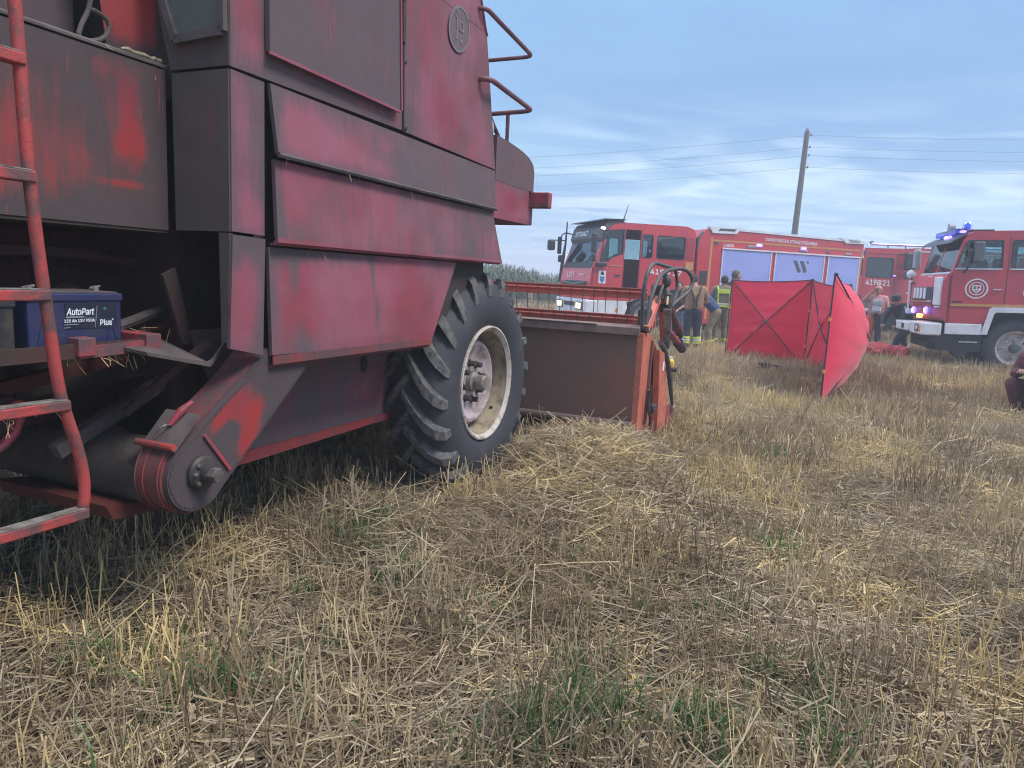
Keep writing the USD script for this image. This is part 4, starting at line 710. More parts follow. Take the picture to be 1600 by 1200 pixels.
hp('bottom_tube', cyl((XL, 5.82, .285), (XR, 5.82, .285), .035, 12), 'header_dusty')
hp('trough', extr(Polygon([(5.83, .35), (5.86, .22), (6.05, .15), (6.35, .13), (6.75, .14), (6.75, .16), (6.35, .16), (6.06, .19), (5.88, .26), (5.85, .36)]), XL, XR), 'header_brown')
hp('auger', lathe([(0, XL + .1), (.2, XL + .1), (.2, XR - .1), (0, XR - .1)], (0, 6.28, .48), 'x', 24), 'header_orange')
hp('cutter_bar', box((XL, 6.75, .13), (XR, 6.84, .165)), 'dark_steel')
def endplate(x, s):
    o = hp('end_plate', extr(Polygon([(5.80, 1.07), (6.16, 1.04), (6.48, .86), (6.86, .52), (7.10, .30), (7.22, .12), (6.95, .095), (5.99, .165), (5.80, .26)]), x, x + s * .03), 'header_orange', label='orange end plate of the header' if s > 0 else None)
    p = (hd, o[1]); return p
e2 = endplate(XL, -1)
ep = endplate(XR, 1); x = XR + .03
hp('post', box((x, 5.80, .20), (x + .02, 5.85, 1.06)), 'header_orange', ep)
hp('rib', beam((x + .012, 6.19, .98), (x + .012, 6.13, .17), .02, .02, (1, 0, 0)), 'header_brown', ep)
hp('belt_guard', extr(Polygon([(6.22, .90), (6.44, .86), (6.70, .42), (6.72, .15), (6.36, .13), (6.34, .40)]), x + .02, x + .075), 'header_orange', ep)
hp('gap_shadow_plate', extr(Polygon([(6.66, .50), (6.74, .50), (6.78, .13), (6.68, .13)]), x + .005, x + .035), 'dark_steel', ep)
hp('divider_tip', extr(Polygon([(6.70, .33), (6.98, .30), (7.42, .10), (7.36, .05), (6.72, .07)]), x, x + .06), 'worn_red', ep)
hp('belt', tube(bend([(x + .055, 6.30, .96), (x + .075, 6.50, .84), (x + .075, 6.78, .58), (x + .075, 7.02, .30)], 14), [.024] * 10 + [.022, .02, .018, .016], 8), 'hose_black', ep)
hp('bulb', ico((x + .075, 7.04, .265), .036, 2, (.8, .8, 1.1)), plain('old_bulb', (.36, .27, .2), .6), ep)
hp('lever', tube(bend([(x + .05, 6.02, .57), (x + .05, 6.06, .42), (x + .055, 6.07, .37), (x + .06, 6.22, .36)], 12), .012, 7), 'dark_steel', ep)
hp('lever', tube([(x + .045, 6.13, .60), (x + .045, 6.13, .34), (x + .05, 6.19, .24)], .009, 7), 'dark_steel', ep)
hp('lever_block', rbox((x + .02, 6.12, .36), (x + .085, 6.27, .42), .01), 'dark_steel', ep)
hp('sticker', box((x + .076, 6.39, .70), (x + .079, 6.45, .78)), 'print_white', ep)
hp('peg', cyl((x, 6.86, .665), (x + .12, 6.86, .665), .022, 8), 'dark_steel', ep)
# reel: six bats with wire tines
reel = group_part(hd, 'reel'); RC = np.array([6.75, .85])
hp('reel_shaft', cyl((XL + .1, RC[0], RC[1]), (XR - .15, RC[0], RC[1]), .035, 10), 'reel_red', reel)
for k in range(6):
    a = math.radians(87 + 60 * k); c = RC + .525 * np.array([math.cos(a), math.sin(a)])
    b = hp('bat', cat([box((XL + .12, c[0] - .008, c[1] - .055), (XR - .17, c[0] + .008, c[1] + .050)), box((XL + .12, c[0] - .03, c[1] + .042), (XR - .17, c[0] - .0081, c[1] + .050)), cyl((XL + .12, c[0] - .022, c[1] + .012), (XR - .17, c[0] - .022, c[1] + .012), .011, 8)]), 'reel_red', reel)
    if k in (0, 1):
        for j, xx in enumerate(np.arange(XR - .22, XL + .3, -.118)):
            hp('tine', tube([(xx, c[0] - .036, c[1] + .03), (xx, c[0] - .036, c[1] - .035), (xx + .004, c[0] - .03, c[1] - .12), (xx + .004, c[0] - .02, c[1] - .23)], .0038, 4), 'dark_steel', reel)
    for xx in (XR - .2, XL + .15, (XL + XR) / 2): hp('reel_spoke', beam((xx, RC[0], RC[1]), (xx, c[0], c[1]), .02, .03), 'reel_red', reel)
# reel arm, lift cylinders and hoses at the right end
hp('reel_arm', cat([beam((x + .02, 5.86, 1.10), (x + .01, 6.36, 1.40), .05, .055), beam((x + .01, 6.36, 1.40), (x - .02, 6.80, .92), .045, .05), beam((x, 6.10, 1.10), (x, 6.30, 1.36), .035, .04)]), 'reel_red')
hp('arm_bracket', rbox((x - .07, 5.90, 1.06), (x + .03, 6.02, 1.26), .012), 'dark_steel'); hp('arm_bracket', cat([rbox((x - .06, 6.26, 1.33), (x + .05, 6.46, 1.47), .02), rbox((x - .02, 6.46, 1.38), (x + .05, 6.58, 1.44), .015)]), 'dark_steel')
hp('arm_pivot', lathe([(0, x + .08), (.035, x + .08), (.045, x + .07), (.045, x - .05), (0, x - .05)], (0, 6.36, 1.42), 'x', 16), 'bare_steel', smooth=30)
c1 = hp('lift_cylinder', cat([cyl((x + .06, 6.40, 1.34), (x + .08, 6.86, 1.10), .036, 14), cyl((x + .08, 6.86, 1.10), (x + .085, 7.0, 1.02), .045, 14)]), plain('cylinder_red', (.16, .05, .055), .5, (.08, .045, .045), 12))
hp('cylinder_rod', cyl((x + .085, 7.0, 1.02), (x + .09, 7.10, .97), .02, 10), 'dark_steel', (hd, c1[1]))
c2 = hp('lift_cylinder', cyl((x + .08, 6.36, 1.09), (x + .085, 6.98, .92), .030, 14), 'worn_red')
hp('cylinder_end', cat([cyl((x + .085, 6.98, .92), (x + .09, 7.14, .865), .05, 12), ico((x + .09, 7.2, .845), .045, 2)]), 'dark_steel', (hd, c2[1]))
hp('side_strap', cat([beam((x + .10, 6.27, 1.26), (x + .10, 6.35, 1.07), .012, .07, (1, 0, 0)), beam((x + .10, 6.35, 1.07), (x + .07, 6.5, .9), .012, .06, (1, 0, 0))]), 'bare_steel')
hp('valve_block', cat([rbox((x + .0, 6.42, 1.22), (x + .09, 6.56, 1.40), .02), rbox((x + .02, 6.60, 1.16), (x + .10, 6.70, 1.30), .02), ico((x + .07, 6.3, 1.50), .04, 2, (1, 1, 1.4)), cyl((x + .05, 6.42, 1.40), (x + .05, 6.30, 1.56), .022, 8)]), 'dark_steel')
hp('plate_number', rbox((x + .10, 6.20, 1.30), (x + .106, 6.27, 1.37), .002), plain('lime_plate', (.55, .62, .35), .6))
hp('hose', tube(bend([(x + .0, 5.80, 1.10), (x, 5.78, 1.24), (x, 5.76, 1.40), (x + .01, 5.80, 1.55), (x + .02, 6.15, 1.645), (x + .03, 6.55, 1.63), (x + .05, 6.82, 1.56), (x + .06, 6.84, 1.42), (x + .06, 6.72, 1.30), (x + .06, 6.6, 1.22)], 60), .017, 8), 'hose_black', smooth=True)
hp('hose', tube(bend([(x + .02, 5.86, 1.08), (x + .02, 5.93, 1.30), (x + .03, 6.03, 1.45), (x + .05, 6.3, 1.58), (x + .09, 6.55, 1.615), (x + .17, 6.72, 1.60), (x + .21, 6.78, 1.52), (x + .19, 6.72, 1.42), (x + .13, 6.6, 1.34), (x + .08, 6.5, 1.26), (x + .06, 6.45, 1.16)], 60), .018, 8), 'hose_black', smooth=True)
hp('hose', tube(bend([(x + .05, 6.45, 1.42), (x + .06, 6.6, 1.36), (x + .07, 6.72, 1.20), (x + .07, 6.8, 1.05)], 24), .013, 8), 'hose_black', smooth=True)
hp('hose', tube(bend([(x + .01, 5.95, 1.10), (x + .02, 6.12, 1.22), (x + .04, 6.2, 1.38), (x + .05, 6.34, 1.50)], 24), .013, 8), 'hose_black', smooth=True)
hp('feeder_house', extr(Polygon([(4.6, .9), (5.80, .35), (5.80, .95), (4.6, 1.6)]), -4.2, -2.9), 'header_brown')

# ------------------------------------------------------------------ fire engines. local axes: x towards the camera (0 = near side), y from the front to the rear, z up
def rrect(y0, z0, y1, z1, r=.06): return sbox(y0 + r, z0 + r, y1 - r, z1 - r).buffer(r, quad_segs=4)
def truck_wheel(t, y, z, r, w, x, s=1, label=None):
    wh = group_part(t, 'wheel'); c = (x, y, z)
    obj('tyre', lathe([(r * .60, 0), (r * .66, s * .02), (r * .86, s * .03), (r * .97, -s * .01), (r, -s * .06), (r, -s * (w - .04)), (r * .95, -s * w), (r * .6, -s * w), (r * .6, 0)], c, 'x', 40), 'rubber', wh, smooth=40)
    obj('rim', lathe([(0, -s * .05), (r * .2, -s * .05), (r * .3, -s * .09), (r * .5, -s * .09), (r * .55, -s * .01), (r * .62, s * .012), (r * .62, -s * .06), (r * .5, -s * .12), (0, -s * .12)], c, 'x', 32), 'rim_chalk', wh, smooth=35)
    obj('hub', lathe([(0, s * .04), (r * .13, s * .03), (r * .17, -s * .01), (r * .17, -s * .06), (0, -s * .06)], c, 'x', 16), 'truck_grey', wh, smooth=35)
    for k in range(8):
        a = k * math.pi / 4; obj('wheel_nut', cyl((x - s * .09, y + r * .3 * math.cos(a), z + r * .3 * math.sin(a)), (x - s * .06, y + r * .3 * math.cos(a), z + r * .3 * math.sin(a)), .018, 6), 'chrome', wh)
    for k in range(24):
        a = k * 2 * math.pi / 24; b = beam((x - s * .02, y + (r + .004) * math.cos(a), z + (r + .004) * math.sin(a)), (x - s * (w - .02), y + (r + .004) * math.cos(a + .14), z + (r + .004) * math.sin(a + .14)), .05, .03, (0, math.cos(a), math.sin(a)))
        obj('tread_block', b, 'rubber', wh)
def pane(t, name, poly, x, mat='pane_glass', parent=None): return obj(name, extr(poly, x - .004, x + .004), mat, parent or t)
def quad(a, b, c, d, th, mat, name, t, parent=None):
    a, b, c, d = map(lambda q: np.array(q, float), (a, b, c, d)); n = np.cross(b - a, d - a); n *= th / np.linalg.norm(n); V = np.array([a, b, c, d, a - n, b - n, c - n, d - n])
    F = [[0, 1, 2], [0, 2, 3], [4, 6, 5], [4, 7, 6], [0, 5, 1], [0, 4, 5], [1, 6, 2], [1, 5, 6], [2, 7, 3], [2, 6, 7], [3, 4, 0], [3, 7, 4]]
    return obj(name, trimesh.Trimesh(V, F, process=False), mat, parent or t)
def cabin_inside(t, x1, y0, y1, zf):
    obj('cab_floor', box((x1 + .08, y0 + .1, zf), (-.08, y1, zf + .05)), 'inside_dark', t)
    for xx in (-.62, x1 + .62):
        s = obj('seat', rbox((xx - .26, y0 + .55, zf + .35), (xx + .26, y0 + 1.0, zf + .52), .05), 'seat_cloth', t); obj('seat_back', rbox((xx - .24, y0 + .92, zf + .5), (xx + .24, y0 + 1.06, zf + 1.18), .05), 'seat_cloth', sub(s))
    obj('dashboard', rbox((x1 + .1, y0 + .1, zf + .3), (-.1, y0 + .36, zf + .70), .05), 'inside_dark', t)
    obj('steering_wheel', lathe([(.2, 0), (.22, .012), (.2, .024), (.18, .012), (.2, 0)], (-.62, y0 + .42, zf + .78), 'z', 20), 'inside_dark', t)

T1d, T1n = frame(73); o1 = T1d * 8.06 + T1n * -19.1
t1 = Thing('fire_engine', 'modern red fire engine with silver roller shutters and a crew cab, door open', 'fire engine', (*(o1 + T1d * 4.6 + T1n * -1.2), 0), -73, (-1.2, 4.6, 0))
W1 = -2.42
outer = Polygon([(.02, .95), (0, 1.5), (0, 1.87), (.10, 2.0), (.30, 2.62), (.42, 2.95), (.62, 3.12), (.95, 3.175), (2.95, 3.20), (3.2, 3.12), (3.27, 2.95), (3.30, .95)])
arch = Polygon([(1.75 + .64 * math.cos(a), .50 + .64 * math.sin(a)) for a in np.linspace(0, 2 * np.pi, 40)])
wA = Polygon([(.245, 2.05), (.50, 2.08), (.58, 2.19), (.92, 2.30), (.925, 2.97), (.34, 2.91)]); wB, wC = rrect(1.55, 2.23, 1.86, 2.865, .04), rrect(2.02, 2.23, 2.92, 2.865); dr = rrect(.985, 1.20, 1.48, 2.99, .04)
obj('cab_side', extr(outer.difference(arch).difference(wA).difference(wB).difference(wC).difference(dr), -.05, 0), 'truck_red', t1)
obj('cab_side', extr(outer.difference(arch).difference(wA).difference(wB).difference(wC), W1, W1 + .05), 'truck_red', t1)
for xx in (-.03, W1 + .03):
    for nm, p in (('door_window', wA), ('side_window', wB), ('side_window', wC)):
        w = pane(t1, nm, p, xx)
        if xx > -1: obj('window_seal', extr(p.buffer(.022).difference(p.buffer(-.004)), xx - .02, .006), 'truck_black', sub(w))
obj('cab_roof', extr(Polygon([(.40, 2.93), (.62, 3.12), (.95, 3.175), (2.95, 3.20), (3.2, 3.12), (3.27, 2.95), (3.22, 2.95), (3.16, 3.08), (2.94, 3.15), (.96, 3.125), (.65, 3.07), (.46, 2.93)]), W1 + .052, -.052), 'truck_red', t1)
obj('cab_back', box((W1 + .052, 3.24, 1.0), (-.052, 3.298, 2.93)), 'truck_red', t1)
ff = obj('cab_front', extr(Polygon([(-.03, .95), (-.05, 1.45), (0, 1.86), (.05, 1.86), (.05, .95)]), W1, 0), 'truck_red', t1)
obj('windscreen', extr(Polygon([(.09, 2.0), (.30, 2.64), (.312, 2.64), (.102, 2.0)]), W1 + .12, -.12), 'pane_sky', t1)
for xx in (-.12, W1): obj('windscreen_pillar', extr(Polygon([(.02, 1.86), (.08, 2.0), (.30, 2.66), (.40, 2.66), (.14, 1.86)]), xx, xx + .118), 'truck_red', t1)
obj('wiper_tray', extr(Polygon([(-.02, 1.85), (.085, 2.02), (.13, 2.02), (.10, 1.85)]), W1 + .122, -.122), 'truck_black', t1)
for xx in (-.7, -1.5): obj('wiper', beam((xx, .06, 1.98), (xx + .45, .16, 2.32), .02, .02), 'truck_black', t1)
vz = obj('roof_visor', extr(Polygon([(.27, 2.62), (.22, 2.72), (.30, 3.02), (.42, 3.18), (.9, 3.23), (.95, 3.18), (.62, 3.125), (.42, 2.955), (.31, 2.66)]), W1 + .02, -.02), 'truck_grey', t1)
obj('sun_shield', extr(Polygon([(.18, 3.20), (.28, 3.25), (.95, 3.27), (.95, 3.24), (.30, 3.215)]), W1 - .03, .03), 'truck_black', sub(vz))
obj('lettering', text_on('STRAŻ', .15, (W1 + .35, .225, 2.80), (1, 0, 0), (0, .26, .96), 1.0), 'print_white', sub(vz))
obj('marker_lamp', rbox((-.20, .27, 2.93), (-.02, .36, 3.03), .02), 'lamp_white', sub(vz))
obj('lettering', text_on('LUTY', .16, (W1 + .6, -.052, 1.56), (1, 0, 0), (0, 0, 1), .62), 'print_white', sub(ff)); obj('lettering', text_on('Tomasz', .09, (W1 + 1.5, -.052, 1.62), (1, 0, 0), (0, 0, 1), .5, False), 'print_white', sub(ff))
gr = obj('grille', rbox((W1 + .25, -.07, 1.22), (-.25, -.02, 1.47), .02), 'truck_black', t1)
for zz in (1.29, 1.36): obj('grille_bar', box((W1 + .3, -.085, zz), (-.3, -.07, zz + .02)), 'truck_grey', sub(gr))
obj('grille_badge', cat([beam((W1 + .3, -.09, 1.45), (W1 / 2, -.09, 1.36), .02, .03), beam((W1 / 2, -.09, 1.36), (-.3, -.09, 1.45), .02, .03)]), 'chrome', sub(gr))
bp = obj('bumper', cat([rbox((W1 - .02, -.16, .38), (.02, .25, .94), .05)]), 'truck_white', t1)
obj('sill', extr(Polygon([(.25, .42), (1.06, .42), (1.18, .75), (1.14, .94), (.25, .94)]), -.10, .02), 'truck_white', t1, label='white lower corner behind the bumper')
obj('step_light', cyl((.02, .85, .68), (.03, .85, .68), .05, 12), 'dot_orange', t1)
for xx in (-.42, W1 + .42):
    h = obj('headlight', rbox((xx - .26, -.175, .62), (xx + .26, -.12, .86), .03), 'truck_grey', sub(bp)); obj('headlight_glass', rbox((xx - .2, -.185, .66), (xx + .14, -.165, .82), .01), 'lamp_warm', sub(bp))
obj('number_plate', box((-1.5, -.172, .55), (-.95, -.162, .66)), 'truck_white', sub(bp)); obj('bumper_vent', box((-1.65, -.170, .72), (-.8, -.160, .84)), 'truck_black', sub(bp))
[obj('door_seam', q, 'truck_black', t1) for q in [box((.0005, .965, 1.2), (.004, .972, 3.0)), box((.0005, 1.495, 1.0), (.004, 1.502, 3.05)), box((.0005, 2.955, 1.0), (.004, 2.962, 3.05)), box((.0005, .16, 1.15), (.004, .167, 2.0))]]
obj('door_handle', rbox((0, .72, 1.66), (.03, .9, 1.70), .01), 'truck_black', t1); obj('door_trim', box((.001, .52, 1.93), (.012, .93, 1.955)), 'truck_orange', t1)
obj('door_mirror_box', rbox((.01, .1, 1.9), (.10, .42, 2.02), .03), 'truck_black', t1)
obj('open_door', extr(rrect(0, 1.2, .5, 2.98, .03).difference(rrect(.06, 2.3, .44, 2.92, .03)), .02, .06), 'truck_red', t1)  if 0 else None
cr = obj('door_crest', box((.001, .22, 1.42), (.005, .44, 1.78)), 'print_white', t1); obj('crest_shield', extr(Polygon([(.26, 1.62), (.40, 1.62), (.40, 1.5), (.33, 1.43), (.26, 1.5)]), .005, .008), plain('crest_blue', (.08, .2, .5), .5), sub(cr)); obj('crest_mark', extr(Polygon([(.27, 1.66), (.39, 1.66), (.36, 1.76), (.30, 1.76)]), .005, .008), 'truck_black', sub(cr))
obj('lettering', text_on('419', .15, (.002, 1.83, 1.76), (0, 1, 0), (0, 0, 1), .46), 'print_white', t1); obj('lettering', text_on('27', .15, (.002, 2.57, 1.74), (0, 1, 0), (0, 0, 1), .30), 'print_white', t1)
obj('number_box', extr(rrect(2.38, 1.78, 2.50, 1.90, .01).difference(rrect(2.405, 1.805, 2.475, 1.875, .01)), .001, .006), 'print_white', t1)
for k in range(9): obj('louvre', box((.0, 3.0, 2.25 + .075 * k), (.018, 3.24, 2.285 + .075 * k)), 'truck_red_dull', t1)
obj('side_pocket', rbox((.0, 2.98, 1.93), (.012, 3.24, 2.16), .005), 'truck_orange', t1)
obj('hose_box', rbox((-.06, 3.30, .8), (-.02, 3.44, 1.9), .02), 'truck_black', t1)
for (xx, s) in ((.12, 1), (W1 - .16, -1)):
    m = obj('mirror', rbox((xx - .06, -.12, 2.28), (xx + .10 * s, .02, 2.82), .04), 'truck_black', t1); obj('mirror_low', rbox((xx - .07, -.10, 2.02), (xx + .11, .03, 2.24), .04), 'truck_black', sub(m)); obj('mirror_glass', rbox((xx - .04, .025, 2.07), (xx + .08, .034, 2.19), .004), 'print_white', sub(m)); obj('mirror_arm', tube(bend([(xx - s * .1, .3, 2.9), (xx, .0, 2.88), (xx + .02, -.05, 2.8)], 8), .02, 6), 'truck_black', sub(m))
obj('front_mirror', cat([cyl((W1 - .03, .1, 2.7), (W1 - .3, -.3, 2.7), .018, 6), rbox((W1 - .42, -.42, 2.38), (W1 - .18, -.2, 2.72), .06)]), 'truck_black', t1)
obj('snorkel', tube([(W1 - .05, -.05, 1.4), (W1 - .05, .02, 2.1), (W1 - .05, .08, 2.6), (W1 - .05, .1, 3.28)], [.05, .06, .035, .02], 8), 'truck_black', t1)
obj('aerial', tube([(-.4, 1.02, 3.19), (-.4, 1.06, 3.28), (-.4, 1.2, 3.75)], [.05, .02, .006], 6), 'truck_black', t1); obj('roof_horn', cyl((-.3, .75, 3.24), (-.3, .95, 3.28), .025, 8), 'chrome', t1)
cabin_inside(t1, W1, .05, 3.2, 1.12); obj('rear_bench', rbox((W1 + .3, 2.7, 1.5), (-.3, 3.15, 2.4), .06), 'seat_cloth', t1); obj('bag_on_seat', ico((-.9, .75, 2.3), .16, 2, (1, .8, 1.3)), 'seat_cloth', t1)
# body with shutters
body = Polygon([(3.42, .36), (3.36, 2.90), (3.62, 3.17), (3.78, 3.20), (9.33, 3.10), (9.38, 3.06), (9.36, .62), (7.9, .62), (7.9, .36), (6.15, .36), (5.7, .36)])
arch2 = Polygon([(6.9 + .66 * math.cos(a), .50 + .66 * math.sin(a)) for a in np.linspace(0, 2 * np.pi, 40)])
bd = obj('body', extr(body.difference(arch2), W1 - .02, .0), 'truck_red', t1)
obj('cab_gap', box((W1 + .2, 3.30, 1.0), (-.12, 3.40, 2.9)), 'truck_black', t1)
obj('corner_strip', extr(Polygon([(3.335, 2.5), (3.35, 2.93), (3.50, 3.1), (3.53, 3.08), (3.40, 2.92), (3.38, 2.5)]), -.1, .01), 'truck_grey', t1)
obj('roof_rail', extr(Polygon([(3.70, 3.20), (3.72, 3.262), (9.38, 3.165), (9.38, 3.10)]), -.10, .022), 'rail_white', t1); obj('roof_rail', extr(Polygon([(3.70, 3.20), (3.72, 3.262), (9.38, 3.165), (9.38, 3.10)]), W1 - .04, W1 + .06), 'rail_white', t1)
c1_ = obj('roof_corner', extr(Polygon([(3.68, 3.25), (4.80, 3.268), (4.62, 3.085), (3.80, 3.07)]), -.12, .035), 'truck_white', t1); obj('corner_recess', extr(Polygon([(4.05, 3.22), (4.62, 3.225), (4.54, 3.155), (3.98, 3.145)]), .035, .039), 'truck_grey', sub(c1_))
c1_ = obj('roof_corner', extr(Polygon([(8.42, 3.215), (9.22, 3.20), (9.42, 3.07), (8.66, 3.055)]), -.12, .035), 'truck_white', t1); obj('corner_recess', extr(Polygon([(8.72, 3.18), (9.14, 3.17), (9.22, 3.10), (8.80, 3.09)]), .035, .039), 'print_grey', sub(c1_))
[obj('stripe', q, 'truck_orange', t1) for q in (box((.001, 3.852, 2.835), (.005, 9.31, 2.885)), box((.001, 3.775, .5), (.005, 3.85, 2.95)), box((.001, 9.312, .7), (.005, 9.355, 2.83)))]
obj('lettering', text_on('OCHOTNICZA STRAŻ POŻARNA', .088, (.002, 5.66, 2.955), (0, 1, -.016), (0, 0, 1), 1.93), 'print_white', t1); obj('lettering', text_on('14855', .085, (.002, 4.22, 2.695), (0, 1, 0), (0, 0, 1), .36), 'print_white', t1)
for k, (a, b) in enumerate([(4.20, 5.95), (6.08, 7.92), (8.05, 9.28)]):
    s = obj('shutter', box((-.02, a + .03, 1.05), (.012, b - .03, 2.60)), 'shutter_silver', t1)
    for j in range(15): obj('shutter_slat', extr(Polygon([(a + .035, 1.06 + j * .102), (b - .035, 1.06 + j * .102), (b - .035, 1.06 + j * .102 + .094), (a + .035, 1.06 + j * .102 + .094)]), .012, .016), 'shutter_silver', sub(s))
    obj('shutter_frame', cat([box((.0, a, 1.0), (.03, a + .03, 2.62)), box((.0, b - .03, 1.0), (.03, b, 2.62)), box((0, a, .98), (.035, b, 1.05))]), 'rail_white', sub(s))
    if k == 1: obj('maker_mark', cat([extr(Polygon([(6.74, 2.42), (6.88, 2.42), (7.07, 2.10), (7.02, 2.05), (6.96, 2.05)]), .017, .020), extr(Polygon([(6.99, 2.42), (7.13, 2.42), (7.28, 2.13), (7.24, 2.05), (7.18, 2.05)]), .017, .020), extr(Polygon([(7.24, 2.42), (7.32, 2.42), (7.32, 2.30)]), .017, .020)]), 'truck_grey', sub(s))
obj('shutter_rail', box((0, 4.18, 2.62), (.045, 9.30, 2.662)), 'rail_white', t1)
for (yy, zz, w, m) in [(3.92, 2.79, .14, 'truck_grey'), (5.05, 2.75, .34, 'print_grey'), (7.95, 2.745, .14, 'truck_grey'), (8.68, 2.73, .26, 'print_grey'), (6.95, 2.74, .3, 'print_grey')]: obj('side_lamp', rbox((0, yy, zz - .03), (.03, yy + w, zz + .03), .01), m, t1)
for (yy, zz) in [(5.36, 2.80), (6.98, 2.80)]:
    b = obj('blue_flasher', rbox((0, yy, zz - .045), (.05, yy + .20, zz + .045), .02), 'lamp_blue', t1); obj('flasher_core', rbox((.05, yy + .05, zz - .008), (.056, yy + .15, zz + .016), .002), 'lamp_blue_core', sub(b))
obj('corner_lamp', cat([rbox((-.1, 9.38, 2.62), (.0, 9.44, 3.0), .02)]), 'print_white', t1); obj('corner_lens', rbox((-.05, 9.40, 2.72), (.015, 9.46, 2.9), .02), 'lens_blue', t1)
obj('body_step', rbox((.0, 3.5, 1.55), (.02, 3.74, 1.95), .01), 'truck_black', t1); obj('skirt_mark', cyl((.001, 3.66, .43), (.006, 3.66, .43), .03, 10), 'print_white', t1)
obj('chassis', box((W1 + .5, .3, .45), (-.5, 9.2, .85)), 'truck_black', t1)
for yy, rr in ((1.75, .5), (6.9, .5)): truck_wheel(t1, yy, .5, rr, .32, -.03); truck_wheel(t1, yy, .5, rr, .32, W1 + .03, -1)

# second engine, mostly hidden between the two others
T2d, T2n = frame(85); o2_ = T2d * 13.0 + T2n * -22.0
t2 = Thing('fire_engine', 'red fire engine numbered 419 21 between the two others, with a ladder on its roof', 'fire engine', (*((o2_ + T2d * 2.6 + T2n * -1.2) * 1.13), -.19), -85, (-1.2, 2.6, 0)); UsdGeom.Xform(t2.prim).AddScaleOp().Set(Gf.Vec3f(1.13))
W2 = -2.4
w21 = rrect(.10, 2.06, .95, 2.64, .05); o2p = Polygon([(-1.3, .9), (-1.3, 1.9), (-1.1, 2.7), (-.9, 2.92), (1.62, 2.99), (1.62, .9)]); wn = rrect(-.95, 2.06, -.05, 2.64, .05)
for xx in (-.05, W2): obj('cab_side', extr(o2p.difference(w21).difference(wn), xx, xx + .05), 'truck_red_dull', t2)
for xx in (-.03, W2 + .03):
    w = pane(t2, 'side_window', w21, xx); pane(t2, 'side_window', wn, xx)
    if xx > -1: obj('window_seal', extr(w21.buffer(.03).difference(w21), -.04, .006), 'truck_black', sub(w))
obj('cab_roof', extr(Polygon([(-1.1, 2.7), (-.9, 2.92), (1.62, 2.99), (1.62, 2.94), (-.88, 2.87), (-1.05, 2.7)]), W2 + .051, -.051), 'truck_red_dull', t2); obj('cab_back', box((W2 + .051, 1.56, .9), (-.051, 1.62, 2.93)), 'truck_red_dull', t2)
obj('cab_front', box((W2, -1.34, .9), (0, -1.302, 1.95)), 'truck_red_dull', t2); cabin_inside(t2, W2, -1.25, 1.4, 1.05)
obj('roof_gutter', box((0, -.9, 2.80), (.015, 1.62, 2.83)), 'truck_red', t2); [obj('door_seam', q, 'truck_black', t2) for q in [box((.0005, 1.08, 1.0), (.004, 1.088, 2.85)), box((.0005, -.0, 1.0), (.004, .008, 2.85))]]
obj('lettering', text_on('419', .17, (.002, .10, 1.79), (0, 1, 0), (0, 0, 1), .37), 'print_white', t2); obj('lettering', text_on('21', .17, (.002, .66, 1.79), (0, 1, 0), (0, 0, 1), .27), 'print_white', t2)
nb = obj('number_box', extr(rrect(.50, 1.80, .63, 1.95, .01).difference(rrect(.525, 1.825, .605, 1.925, .01)), .001, .006), 'print_white', t2); obj('number_box_mark', extr(rrect(.545, 1.84, .585, 1.91, .01), .001, .006), 'print_white', sub(nb))
obj('step_lamp', rbox((0, 1.0, 2.10), (.03, 1.09, 2.13), .008), 'lamp_blue', t2)
m = obj('mirror', rbox((.10, 1.22, 2.30), (.24, 1.50, 2.86), .05), 'truck_black', t2); obj('mirror_low', rbox((.10, 1.26, 2.02), (.24, 1.52, 2.26), .05), 'truck_grey', sub(m)); obj('mirror_arm', cyl((0, 1.1, 2.8), (.14, 1.3, 2.8), .02, 6), 'truck_black', sub(m))
b2 = obj('body', box((W2, 1.70, .55), (0, 7.2, 3.02)), 'truck_red_dull', t2)
obj('lettering', text_on('OCHOTNICZA STRAŻ', .19, (.003, 2.66, 2.68), (0, 1, 0), (0, 0, 1), 2.55), 'print_white', t2); obj('trim_line', box((.001, 1.75, 2.90), (.02, 7.1, 2.93)), 'rail_white', t2); obj('locker', box((.001, 2.6, 1.2), (.02, 4.0, 2.5)), 'shutter_silver', t2)
ld = group_part(t2, 'roof_ladder')
for xx in (-.35, -.7): obj('rail', cyl((xx, .45, 3.10), (xx, 5.2, 3.18), .025, 6), 'shutter_silver', ld)
for yy in np.arange(.6, 5.2, .3): obj('rung', cyl((-.35, yy, 3.105 + .016 * yy), (-.7, yy, 3.105 + .016 * yy), .016, 6), 'shutter_silver', ld)
obj('ladder_hook', cat([tube(bend([(-.5, .45, 3.1), (-.5, .40, 3.16), (-.5, .5, 3.19)], 8), .025, 6)]), 'truck_grey', t2); obj('roof_rack', cat([cyl((-.3, yy, 2.99), (-.3, yy, 3.10), .02, 6) for yy in (.9, 1.5, 2.1)]), 'truck_grey', t2)
obj('chassis', box((W2 + .5, -1.2, .4), (-.4, 7.0, .8)), 'truck_black', t2); obj('bumper', rbox((W2, -1.5, .4), (0, -1.3, .85), .05), 'truck_white', t2)
for yy in (-.2, 5.0): truck_wheel(t2, yy, .65, .48, .3, -.03); truck_wheel(t2, yy, .65, .48, .3, W2 + .03, -1)

